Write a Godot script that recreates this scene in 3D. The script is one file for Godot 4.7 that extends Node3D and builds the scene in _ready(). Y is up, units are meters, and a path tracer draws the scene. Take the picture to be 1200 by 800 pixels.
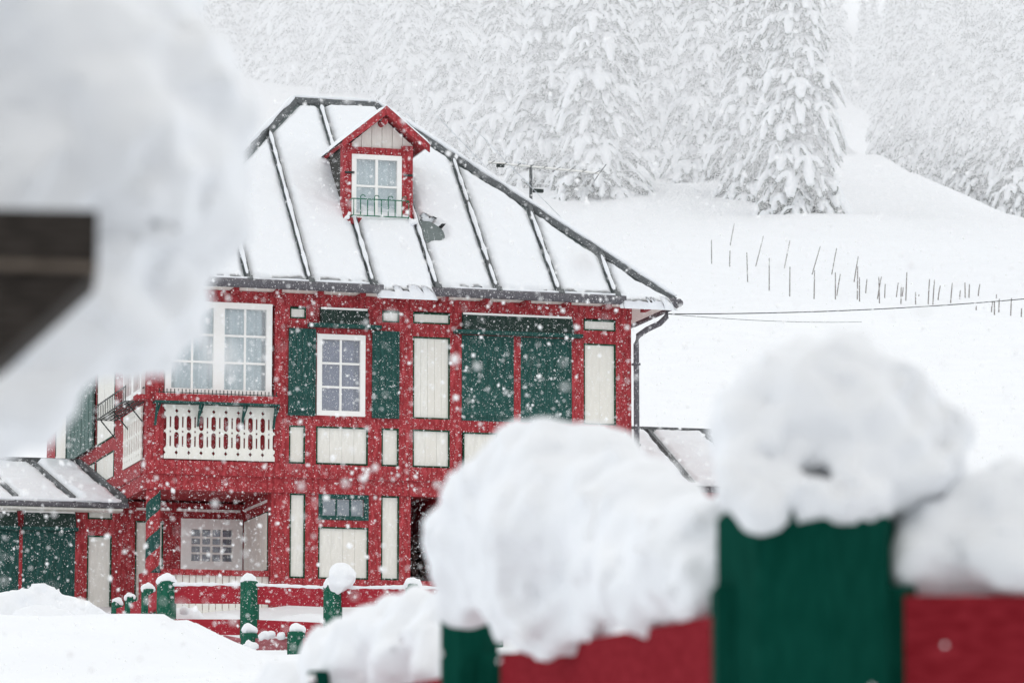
extends Node3D
# A red half-timbered chalet in heavy snowfall, seen through a long lens past a snowed-in garden fence.
# Metres; y up; the camera stands near the origin and looks along -z.

const HOUSE_AT := Vector3(1.764, 5.687, -55.000)
const HOUSE_TURN := 16.0        # degrees the front turns away to the right
const XL := -7.234              # left wall of the house in its own frame (x right along the front, z out of it)

var mat := {}
var taken := {}
var rng := RandomNumberGenerator.new()
var soft := FastNoiseLite.new()
var rough := FastNoiseLite.new()
var fr := Transform3D()         # the wall that box() and its kin are building on


# ---------------------------------------------------------------- naming and tagging
func numbered(called: String) -> String:
	var n: int = taken.get(called, 0)
	taken[called] = n + 1
	return called if n == 0 else "%s_%03d" % [called, n]


func thing(called: String, label: String, category: String, at := Vector3.ZERO, group := "") -> Node3D:
	var o := Node3D.new()
	o.name = numbered(called)
	add_child(o, true)
	o.position = at
	tag(o, label, category, group)
	return o


func tag(o: Node3D, label: String, category: String, group := "", kind := "") -> void:
	o.set_meta("label", label)
	o.set_meta("category", category)
	if group:
		o.set_meta("group", group)
	if kind or category == "snow":
		o.set_meta("kind", kind if kind else "thing")


func put(parent: Node, called: String, mesh: Mesh, m: Material, at := Vector3.ZERO) -> MeshInstance3D:
	var o := MeshInstance3D.new()
	o.name = numbered(called) if parent == self else called
	o.mesh = mesh
	o.material_override = m
	parent.add_child(o, true)
	o.position = at
	return o


func node(parent: Node, called: String) -> Node3D:
	var o := Node3D.new()
	o.name = called
	parent.add_child(o, true)
	o.transform = fr
	return o


# ---------------------------------------------------------------- shapes
func begin() -> SurfaceTool:
	var st := SurfaceTool.new()
	st.begin(Mesh.PRIMITIVE_TRIANGLES)
	return st


func tri(st: SurfaceTool, a: Vector3, b: Vector3, c: Vector3, out: Vector3) -> void:
	var n := (c - a).cross(b - a)
	if n.dot(out) < 0.0:
		var t := b
		b = c
		c = t
		n = -n
	n = n.normalized()
	for p in [a, b, c]:
		st.set_normal(n)
		st.add_vertex(p)


func quad(st: SurfaceTool, a: Vector3, b: Vector3, c: Vector3, d: Vector3, out: Vector3) -> void:
	tri(st, a, b, c, out)
	tri(st, a, c, d, out)


func add_box(st: SurfaceTool, c: Vector3, s: Vector3, bs := Basis()) -> void:
	var h := s / 2.0
	for ax in 3:
		for sg in [-1.0, 1.0]:
			var n := Vector3.ZERO
			n[ax] = sg
			var u := Vector3.ZERO
			u[(ax + 1) % 3] = h[(ax + 1) % 3]
			var v := Vector3.ZERO
			v[(ax + 2) % 3] = h[(ax + 2) % 3]
			var o := n * h[ax]
			quad(st, c + bs * (o - u - v), c + bs * (o + u - v), c + bs * (o + u + v), c + bs * (o - u + v), bs * n)


# a bar with a square section between two points
func add_bar(st: SurfaceTool, a: Vector3, b: Vector3, w: float, h := 0.0) -> void:
	var x := (b - a).normalized()
	var up := Vector3.UP if absf(x.y) < 0.95 else Vector3.BACK
	var z := x.cross(up).normalized()
	var y := z.cross(x).normalized()
	add_box(st, (a + b) / 2.0, Vector3((b - a).length(), h if h > 0.0 else w, w), Basis(x, y, z))


func add_tube(st: SurfaceTool, pts: Array, radii: Array, sides := 8, flat := 1.0) -> void:
	var rings := []
	for i in pts.size():
		var p: Vector3 = pts[i]
		var dir: Vector3 = (pts[mini(i + 1, pts.size() - 1)] - pts[maxi(i - 1, 0)]).normalized()
		var up := Vector3.UP if absf(dir.y) < 0.95 else Vector3.RIGHT
		var sx := dir.cross(up).normalized()
		var sy := sx.cross(dir).normalized()
		var ring := []
		for k in sides:
			var t := TAU * k / sides
			ring.append(p + (sx * cos(t) + sy * sin(t) * flat) * radii[i])
		rings.append(ring)
	for i in pts.size() - 1:
		var mid: Vector3 = (pts[i] + pts[i + 1]) / 2.0
		for k in sides:
			var a: Vector3 = rings[i][k]
			var b: Vector3 = rings[i][(k + 1) % sides]
			var c: Vector3 = rings[i + 1][(k + 1) % sides]
			var d: Vector3 = rings[i + 1][k]
			var out := (a + b + c + d) / 4.0 - mid
			smooth_tri(st, a, b, c, out, pts[i], pts[i], pts[i + 1])
			smooth_tri(st, a, c, d, out, pts[i], pts[i + 1], pts[i + 1])
	for e in [0, pts.size() - 1]:
		var out: Vector3 = pts[e] - pts[1 if e == 0 else e - 1]
		for k in range(1, sides - 1):
			tri(st, rings[e][0], rings[e][k], rings[e][k + 1], out)


func smooth_tri(st: SurfaceTool, a: Vector3, b: Vector3, c: Vector3, out: Vector3, ca: Vector3, cb: Vector3, cc: Vector3) -> void:
	var pts := [a, b, c]
	var cs := [ca, cb, cc]
	if (c - a).cross(b - a).dot(out) < 0.0:
		pts = [a, c, b]
		cs = [ca, cc, cb]
	for i in 3:
		var n: Vector3 = pts[i] - cs[i]
		st.set_normal(n.normalized() if n.length() > 1e-6 else out.normalized())
		st.add_vertex(pts[i])


# a flat outline in x and y, given a thickness in z
func extrude(st: SurfaceTool, poly: PackedVector2Array, z0: float, z1: float) -> void:
	var ix := Geometry2D.triangulate_polygon(poly)
	for i in range(0, ix.size(), 3):
		for zz in [z0, z1]:
			var p := []
			for k in 3:
				p.append(Vector3(poly[ix[i + k]].x, poly[ix[i + k]].y, zz))
			tri(st, p[0], p[1], p[2], Vector3(0, 0, zz - (z0 + z1) / 2.0))
	var turn := 1.0 if Geometry2D.is_polygon_clockwise(poly) else -1.0
	for i in poly.size():
		var a := poly[i]
		var b := poly[(i + 1) % poly.size()]
		var out := Vector3(-(b - a).y, (b - a).x, 0) * turn
		quad(st, Vector3(a.x, a.y, z0), Vector3(b.x, b.y, z0), Vector3(b.x, b.y, z1), Vector3(a.x, a.y, z1), out)


func box(parent: Node, called: String, x0: float, x1: float, y0: float, y1: float, z0: float, z1: float, m: Material) -> MeshInstance3D:
	var b := BoxMesh.new()
	b.size = Vector3(x1 - x0, y1 - y0, z1 - z0).abs()
	var o := put(parent, called, b, m)
	o.transform = fr * Transform3D(Basis(), Vector3(x0 + x1, y0 + y1, z0 + z1) / 2.0)
	return o


# pieces of a node that itself already stands in the wall's frame
func sub(parent: Node, called: String, x0: float, x1: float, y0: float, y1: float, z0: float, z1: float, m: Material) -> MeshInstance3D:
	var b := BoxMesh.new()
	b.size = Vector3(x1 - x0, y1 - y0, z1 - z0).abs()
	return put(parent, called, b, m, Vector3(x0 + x1, y0 + y1, z0 + z1) / 2.0)


func ring_frame(x0: float, x1: float, y0: float, y1: float, z0: float, z1: float, w: float) -> ArrayMesh:
	var st := begin()
	var zc := (z0 + z1) / 2.0
	var dz := z1 - z0
	add_box(st, Vector3((x0 + x1) / 2.0, y1 - w / 2.0, zc), Vector3(x1 - x0, w, dz))
	add_box(st, Vector3((x0 + x1) / 2.0, y0 + w / 2.0, zc), Vector3(x1 - x0, w, dz))
	for x in [x0 + w / 2.0, x1 - w / 2.0]:
		add_box(st, Vector3(x, (y0 + y1) / 2.0, zc), Vector3(w, y1 - y0 - 2 * w, dz))
	return st.commit()


# snow and other lumpy bodies: rounded union of balls with noise, meshed as surface nets
func lumps(balls: Array, k: float, amp: float, freq: float, cell: float, sd: int, hollows := []) -> ArrayMesh:
	var lo := Vector3.INF
	var hi := -Vector3.INF
	for b: Vector4 in balls:
		var c := Vector3(b.x, b.y, b.z)
		lo = lo.min(c - Vector3.ONE * (b.w + amp * 2 + k * 0.5))
		hi = hi.max(c + Vector3.ONE * (b.w + amp * 2 + k * 0.5))
	var n := Vector3i(((hi - lo) / cell).ceil()) + Vector3i(2, 2, 2)
	soft.seed = sd
	soft.frequency = freq
	rough.seed = sd + 7
	rough.frequency = freq * 3.1
	var val := PackedFloat32Array()
	val.resize(n.x * n.y * n.z)
	var q := 0
	for z in n.z:
		for y in n.y:
			for x in n.x:
				var p := lo + Vector3(x, y, z) * cell
				var d := 1e9
				for b: Vector4 in balls:
					var e := sqrt((p.x - b.x) * (p.x - b.x) + (p.y - b.y) * (p.y - b.y) + (p.z - b.z) * (p.z - b.z)) - b.w
					var h := maxf(k - absf(d - e), 0.0)
					d = minf(d, e) - h * h * 0.25 / k
				if d < amp * 3.0 and d > -amp * 3.0:
					d += soft.get_noise_3dv(p) * amp + rough.get_noise_3dv(p) * amp * 0.45
				for b: Vector4 in hollows:
					d = maxf(d, b.w - p.distance_to(Vector3(b.x, b.y, b.z)))
				val[q] = d + k * 0.16
				q += 1
	var sx := 1
	var sy := n.x
	var sz := n.x * n.y
	var where := {}
	var vs := PackedVector3Array()
	var ns := PackedVector3Array()
	var ids := PackedInt32Array()
	var corner := [0, sx, sy, sx + sy, sz, sx + sz, sy + sz, sx + sy + sz]
	for z in n.z - 1:
		for y in n.y - 1:
			for x in n.x - 1:
				var at := x + y * sy + z * sz
				var mask := 0
				for c in 8:
					if val[at + corner[c]] < 0.0:
						mask |= 1 << c
				if mask == 0 or mask == 255:
					continue
				var sum := Vector3.ZERO
				var cnt := 0
				for c in 8:
					for bit in [1, 2, 4]:
						if c & bit == 0 and ((mask >> c) & 1) != ((mask >> (c | bit)) & 1):
							var a := val[at + corner[c]]
							var b := val[at + corner[c | bit]]
							var t := a / (a - b)
							var p := Vector3(c & 1, (c >> 1) & 1, (c >> 2) & 1)
							p += Vector3(1 if bit == 1 else 0, 1 if bit == 2 else 0, 1 if bit == 4 else 0) * t
							sum += p
							cnt += 1
				where[at] = vs.size()
				vs.append(lo + (Vector3(x, y, z) + sum / cnt) * cell)
				ns.append(Vector3(val[at + 1] - val[at], val[at + sy] - val[at], val[at + sz] - val[at]).normalized())
	for at: int in where:
		for ax in 3:
			var st1: int = [sx, sy, sz][ax]
			var su: int = [sy, sz, sx][ax]
			var sv: int = [sz, sx, sy][ax]
			var a := val[at]
			var b := val[at + st1]
			if (a < 0.0) == (b < 0.0):
				continue
			if not (where.has(at - su) and where.has(at - sv) and where.has(at - su - sv)):
				continue
			var i0: int = where[at]
			var i1: int = where[at - su]
			var i2: int = where[at - su - sv]
			var i3: int = where[at - sv]
			if a < 0.0:
				ids.append_array([i0, i2, i1, i0, i3, i2])
			else:
				ids.append_array([i0, i1, i2, i0, i2, i3])
	return shaded(vs, ids)


# smooth normals from the faces (front faces run clockwise)
func shaded(vs: PackedVector3Array, ids: PackedInt32Array) -> ArrayMesh:
	var ns := PackedVector3Array()
	ns.resize(vs.size())
	for i in range(0, ids.size(), 3):
		var a := vs[ids[i]]
		var nn := (vs[ids[i + 2]] - a).cross(vs[ids[i + 1]] - a)
		for k in 3:
			ns[ids[i + k]] += nn
	for i in ns.size():
		ns[i] = ns[i].normalized()
	var arr := []
	arr.resize(Mesh.ARRAY_MAX)
	arr[Mesh.ARRAY_VERTEX] = vs
	arr[Mesh.ARRAY_NORMAL] = ns
	arr[Mesh.ARRAY_INDEX] = ids
	var m := ArrayMesh.new()
	m.add_surface_from_arrays(Mesh.PRIMITIVE_TRIANGLES, arr)
	return m


# ---------------------------------------------------------------- materials
func noise_tex(sd: int, freq: float, c0: Color, c1: Color, octaves := 4, normal := 0.0) -> NoiseTexture2D:
	var nz := FastNoiseLite.new()
	nz.seed = sd
	nz.frequency = freq
	nz.fractal_octaves = octaves
	var t := NoiseTexture2D.new()
	t.width = 512
	t.height = 512
	t.seamless = true
	t.noise = nz
	if normal > 0.0:
		t.as_normal_map = true
		t.bump_strength = normal
	else:
		var g := Gradient.new()
		g.set_color(0, c0)
		g.set_color(1, c1)
		t.color_ramp = g
	return t


func paint(c: Color, sd: int, spread := 0.16, scale := Vector3(1.5, 0.4, 1.5), rgh := 0.75) -> StandardMaterial3D:
	var m := StandardMaterial3D.new()
	m.albedo_texture = noise_tex(sd, 0.02, c.darkened(spread), c.lightened(spread * 0.5))
	m.uv1_triplanar = true
	m.uv1_scale = scale
	m.roughness = rgh
	m.metallic_specular = 0.35
	return m


func snow_mat(c: Color, sd: int, scale: float, bump: float) -> StandardMaterial3D:
	var m := StandardMaterial3D.new()
	m.albedo_texture = noise_tex(sd, 0.012, c.darkened(0.02), c)
	m.normal_enabled = true
	m.normal_texture = noise_tex(sd + 1, 0.02, c, c, 5, bump)
	m.normal_scale = 0.6
	m.uv1_triplanar = true
	m.uv1_world_triplanar = true
	m.uv1_scale = Vector3.ONE * scale
	m.roughness = 0.95
	m.metallic_specular = 0.2
	return m


func plain(c: Color, rgh := 0.8, metal := 0.0) -> StandardMaterial3D:
	var m := StandardMaterial3D.new()
	m.albedo_color = c
	m.roughness = rgh
	m.metallic = metal
	m.metallic_specular = 0.3
	return m


func make_materials() -> void:
	mat.red = paint(Color8(180, 46, 53), 3, 0.3)
	mat.dark_red = mat.red
	mat.near_red = paint(Color8(138, 26, 36), 7, 0.2, Vector3(1.5, 6.0, 1.5), 1.0)
	mat.near_red.metallic_specular = 0.1
	mat.rail_red = paint(Color8(166, 32, 46), 8, 0.14, Vector3(0.5, 2.0, 0.5))
	mat.rail_faded = paint(Color8(176, 100, 106), 9, 0.2, Vector3(0.5, 2.0, 0.5))
	mat.green = paint(Color8(28, 76, 70), 11, 0.2)
	mat.green_fence = paint(Color8(12, 88, 66), 14, 0.16)
	mat.green_trim = plain(Color8(24, 66, 48))
	mat.green_grey = paint(Color8(34, 56, 50), 15, 0.2)
	mat.green_pale = paint(Color8(92, 120, 114), 16, 0.16)
	mat.green_dark = paint(Color8(0, 62, 50), 17, 0.12, Vector3(6, 1.2, 6), 0.9)
	mat.green_dark.metallic_specular = 0.15
	mat.cream = paint(Color8(240, 238, 230), 21, 0.06)
	mat.cream_b = paint(Color8(236, 233, 224), 22, 0.035)
	mat.white = plain(Color8(243, 242, 239), 0.5)
	mat.metal = paint(Color8(100, 104, 106), 31, 0.2, Vector3(2, 2, 2), 0.5)
	mat.metal_green = paint(Color8(118, 130, 130), 32, 0.14, Vector3(2, 2, 2), 0.5)
	mat.gutter = paint(Color8(98, 96, 102), 33, 0.16, Vector3(2, 2, 2), 0.55)
	mat.dark_shingle = paint(Color8(62, 62, 58), 34, 0.35, Vector3(3, 3, 3), 0.9)
	mat.iron = plain(Color8(52, 60, 58), 0.6)
	mat.green_iron = plain(Color8(26, 104, 78), 0.5)
	mat.dark = plain(Color8(40, 28, 26), 0.9)
	mat.log = paint(Color8(74, 54, 48), 36, 0.3)
	mat.beam_wood = paint(Color8(36, 29, 24), 38, 0.35, Vector3(2, 14, 8), 0.85)
	mat.beam_edge = paint(Color8(112, 99, 87), 39, 0.3, Vector3(2, 14, 8), 0.85)
	mat.stake = plain(Color8(128, 122, 118), 0.9)
	mat.curtain = plain(Color8(194, 207, 212), 0.9)
	mat.curtain_violet = plain(Color8(120, 122, 148), 0.9)
	mat.curtain_grey = plain(Color8(140, 150, 164), 0.9)
	var g := StandardMaterial3D.new()
	g.albedo_color = Color(0.85, 0.9, 0.92, 0.08)
	g.transparency = BaseMaterial3D.TRANSPARENCY_ALPHA
	g.roughness = 0.03
	mat.glass = g
	mat.snow = snow_mat(Color8(241, 243, 246), 41, 0.9, 3.0)
	mat.snow_ground = snow_mat(Color8(242, 244, 247), 43, 0.12, 2.0)
	mat.snow_roof = snow_mat(Color8(239, 242, 246), 45, 0.7, 1.5)
	mat.snow_tree = plain(Color8(238, 241, 244), 0.95)
	mat.flake = plain(Color8(253, 253, 254), 0.9)
	mat.needles = paint(Color8(58, 72, 63), 61, 0.3, Vector3(2, 2, 2), 0.95)
	mat.bark = plain(Color8(70, 62, 58), 0.95)


# ---------------------------------------------------------------- terrain
const PROFILE := [Vector2(-60, -1.5), Vector2(0, 0.1), Vector2(6, 0.95), Vector2(12, 1.2), Vector2(22, 2), Vector2(32, 3), Vector2(37, 3.6), Vector2(40, 3.85), Vector2(47, 4.2), Vector2(50, 4.75), Vector2(53, 5.4), Vector2(60, 5.6), Vector2(66, 6.2), Vector2(72, 7.8), Vector2(100, 14.9), Vector2(130, 21.8), Vector2(160, 28.1), Vector2(200, 36.5), Vector2(260, 49.6), Vector2(330, 66), Vector2(400, 88), Vector2(620, 158)]

func rise(d: float) -> float:
	for i in range(1, PROFILE.size()):
		if d <= PROFILE[i].x or i == PROFILE.size() - 1:
			return lerpf(PROFILE[i - 1].y, PROFILE[i].y, clampf((d - PROFILE[i - 1].x) / (PROFILE[i].x - PROFILE[i - 1].x), 0, 1))
	return 0.0


var land := FastNoiseLite.new()

func ground_y(x: float, z: float) -> float:
	var y := 0.0
	for o in [-3.0, -1.5, 0.0, 1.5, 3.0]:
		y += rise(-z + o) / 5.0
	var far := clampf((-z - 60.0) / 60.0, 0, 1)
	y += land.get_noise_2d(x * 4.0, z * 4.0) * lerpf(0.16, 0.1, far)
	y += land.get_noise_2d(x * 0.8 + 90.0, z * 0.8) * far * 0.8
	y += land.get_noise_2d(x * 2.2 - 40.0, z * 1.4) * far * 0.28
	# beyond the stakes the hill falls away to the right
	y -= clampf((x - 27.5) * 0.63, -2.5, 14.0) * smoothstep(175.0, 235.0, -z)
	# the bank left by the plough beside the drive
	y += 0.46 * smoothstep(-2.8, -3.6, x) * smoothstep(-35.0, -39.0, z) * smoothstep(-46.5, -42.5, z)
	return y


func make_ground() -> void:
	land.seed = 12
	land.frequency = 0.05
	land.fractal_octaves = 3
	var xs := []
	var x := -14.0
	while x <= 14.0:
		xs.append(x)
		x += 0.4
	var step := 0.5
	while xs[-1] < 260.0:
		xs.append(xs[-1] + step)
		xs.push_front(xs[0] - step)
		step *= 1.07
	var zs := []
	var z := 60.0
	while z > -620.0:
		zs.append(z)
		z -= 2.0 if z > 0.0 else (0.4 if z > -70.0 else (1.5 if z > -240.0 else 6.0))
	var vs := PackedVector3Array()
	var ids := PackedInt32Array()
	for zz in zs:
		for xx in xs:
			vs.append(Vector3(xx, ground_y(xx, zz), zz))
	var w := xs.size()
	for j in zs.size() - 1:
		for i in w - 1:
			var a := j * w + i
			ids.append_array([a, a + w, a + 1, a + 1, a + w, a + w + 1])
	# z falls with the row, so this order runs clockwise seen from above
	for i in range(0, ids.size(), 3):
		var t := ids[i + 1]
		var nn := (vs[ids[i + 2]] - vs[ids[i]]).cross(vs[ids[i + 1]] - vs[ids[i]])
		if nn.y < 0.0:
			ids[i + 1] = ids[i + 2]
			ids[i + 2] = t
	var o := put(self, "ground", shaded(vs, ids), mat.snow_ground)
	o.set_meta("kind", "structure")
	o.set_meta("label", "deep fresh snow covering the yard and the hillside")


# ---------------------------------------------------------------- pieces of a timber facade
func panel(parent: Node, x0: float, x1: float, y0: float, y1: float, planks: int, depth := -0.03) -> void:
	var p := node(parent, "panel")
	put(p, "trim", ring_frame(x0, x1, y0, y1, depth - 0.02, -0.004, 0.022), mat.green_trim)
	var a := x0 + 0.022
	var w := (x1 - x0 - 0.044) / planks
	for i in planks:
		var g := 0.0014
		sub(p, "plank", a + i * w + (g if i else 0.0), a + (i + 1) * w - (g if i < planks - 1 else 0.0), y0 + 0.022, y1 - 0.022, depth - 0.02, depth + rng.randf_range(-0.003, 0.003), mat.cream if rng.randf() < 0.6 else mat.cream_b)
	sub(p, "backing", x0 + 0.001, x1 - 0.001, y0 + 0.001, y1 - 0.001, depth - 0.06, depth - 0.022, mat.cream_b)


func shutter(parent: Node, x0: float, x1: float, y0: float, y1: float, boards: int, z := 0.012, m: Material = null, gap := 0.004) -> void:
	var p := node(parent, "shutter")
	m = m if m else mat.green
	put(p, "shutter_frame", ring_frame(x0, x1, y0, y1, z, z + 0.03, 0.028), m)
	var w := (x1 - x0 - 0.056) / boards
	for i in boards:
		sub(p, "board", x0 + 0.028 + i * w + gap / 2, x0 + 0.028 + (i + 1) * w - gap / 2, y0 + 0.028, y1 - 0.028, z, z + 0.02 + rng.randf_range(-0.003, 0.003), m)
	sub(p, "backing", x0 + 0.006, x1 - 0.006, y0 + 0.006, y1 - 0.006, z - 0.008, z - 0.002, mat.green_trim)


func awning(parent: Node, x0: float, x1: float, y0: float, y1: float, over: float) -> void:
	var p := node(parent, "window_hood")
	var st := begin()
	var poly := PackedVector2Array([Vector2(0.0, y1), Vector2(0.03, y1), Vector2(0.14, y0 + 0.05), Vector2(0.0, y0 + 0.05)])
	extrude(st, poly, x0, x1)
	var o := put(p, "hood_board", st.commit(), mat.green_grey)
	o.transform = Transform3D(Basis(Vector3(0, 0, 1), Vector3(0, 1, 0), Vector3(1, 0, 0)), Vector3.ZERO)
	sub(p, "hood_edge", x0 - over, x1 + over, y0, y0 + 0.048, 0.002, 0.16, mat.green)
	sub(p, "hood_flashing", x0 + 0.01, x1 - 0.01, y1 - 0.028, y1 + 0.002, 0.032, 0.046, mat.white)


func window(parent: Node, x0: float, x1: float, y0: float, y1: float, cols: int, rows: int, fw: float, curtain: Material, z := 0.0, split := 0.0) -> Node3D:
	var p := node(parent, "window")
	put(p, "window_frame", ring_frame(x0, x1, y0, y1, z - 0.07, z + 0.02, fw), mat.white)
	var ix0 := x0 + fw
	var ix1 := x1 - fw
	var iy0 := y0 + fw
	var iy1 := y1 - fw
	var bays := [[ix0, ix1]]
	if split > 0.0:
		var mid := (ix0 + ix1) / 2.0
		sub(p, "mullion", mid - split / 2, mid + split / 2, iy0, iy1, z - 0.068, z + 0.014, mat.white)
		bays = [[ix0, mid - split / 2], [mid + split / 2, ix1]]
	var mw := 0.03
	for b in bays:
		var cw: float = (b[1] - b[0]) / cols
		var rh := (iy1 - iy0) / rows
		for c in range(1, cols):
			sub(p, "muntin", b[0] + c * cw - mw / 2, b[0] + c * cw + mw / 2, iy0, iy1, z - 0.05, z - 0.012, mat.white)
		for r in range(1, rows):
			for c in cols:
				sub(p, "muntin", b[0] + c * cw + (mw / 2 if c else 0.0), b[0] + (c + 1) * cw - (mw / 2 if c < cols - 1 else 0.0), iy0 + r * rh - mw / 2, iy0 + r * rh + mw / 2, z - 0.05, z - 0.014, mat.white)
		for c in cols:
			for r in rows:
				sub(p, "pane", b[0] + c * cw + 0.008, b[0] + (c + 1) * cw - 0.008, iy0 + r * rh + 0.008, iy0 + (r + 1) * rh - 0.008, z - 0.036, z - 0.031, mat.glass)
	# a gathered net curtain behind the glass
	var st := begin()
	var n := int((ix1 - ix0) / 0.02)
	for i in n:
		var xa := ix0 - 0.02 + (ix1 - ix0 + 0.04) * i / n
		var xb := ix0 - 0.02 + (ix1 - ix0 + 0.04) * (i + 1) / n
		var za := z - 0.13 + 0.014 * sin(xa * 55.0) + 0.008 * sin(xa * 23.0)
		var zb := z - 0.13 + 0.014 * sin(xb * 55.0) + 0.008 * sin(xb * 23.0)
		quad(st, Vector3(xa, iy0 - 0.02, za), Vector3(xb, iy0 - 0.02, zb), Vector3(xb, iy1 + 0.02, zb), Vector3(xa, iy1 + 0.02, za), Vector3(0, 0, 1))
	put(p, "curtain", st.commit(), curtain)
	return p


# one sawn balcony board: half lozenges and slots along its edges, two slots and a dot along its middle
func balcony_board(parent: Node, x0: float, w: float, y0: float, y1: float, z0: float, z1: float) -> void:
	var h := y1 - y0
	var hw := w / 2.0
	var half := PackedVector2Array()
	# from the middle line outwards: x 0 is the board's middle, x hw its edge
	var mid := func(a: float, b: float, d: float): return [Vector2(0.002, y0 + h * a), Vector2(d, y0 + h * a), Vector2(d, y0 + h * b), Vector2(0.002, y0 + h * b)]
	half.append(Vector2(0.002, y0))
	for s in [[0.23, 0.42], [0.485, 0.52], [0.58, 0.78]]:
		half.append_array(PackedVector2Array(mid.call(s[0], s[1], 0.0115)))
	half.append(Vector2(0.002, y1))
	half.append(Vector2(hw - 0.001, y1))
	var slot := hw - 0.034
	half.append_array(PackedVector2Array([Vector2(hw - 0.001, y0 + h * 0.925), Vector2(hw - 0.026, y0 + h * 0.885), Vector2(hw - 0.001, y0 + h * 0.845)]))
	for s in [[0.80, 0.525], [0.495, 0.20]]:
		half.append_array(PackedVector2Array([Vector2(hw - 0.001, y0 + h * s[0]), Vector2(hw - 0.022, y0 + h * (s[0] - 0.012)), Vector2(slot, y0 + h * (s[0] - 0.045)), Vector2(slot, y0 + h * (s[1] + 0.045)), Vector2(hw - 0.022, y0 + h * (s[1] + 0.012)), Vector2(hw - 0.001, y0 + h * s[1])]))
	half.append_array(PackedVector2Array([Vector2(hw - 0.001, y0 + h * 0.155), Vector2(hw - 0.026, y0 + h * 0.115), Vector2(hw - 0.001, y0 + h * 0.075), Vector2(hw - 0.001, y0)]))
	var st := begin()
	extrude(st, half, z0, z1)
	var other := PackedVector2Array()
	for p in half:
		other.append(Vector2(-p.x, p.y))
	extrude(st, other, z0, z1)
	# the middle stays in one piece where it is not sawn out
	for s in [[0.0, 0.23], [0.42, 0.485], [0.52, 0.58], [0.78, 1.0]]:
		add_box(st, Vector3(0, y0 + h * (s[0] + s[1]) / 2.0, (z0 + z1) / 2.0), Vector3(0.004, h * (s[1] - s[0]), z1 - z0))
	var o := put(parent, "balcony_board", st.commit(), mat.cream)
	o.transform = fr * Transform3D(Basis(), Vector3(x0 + hw, 0, 0))


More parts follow.
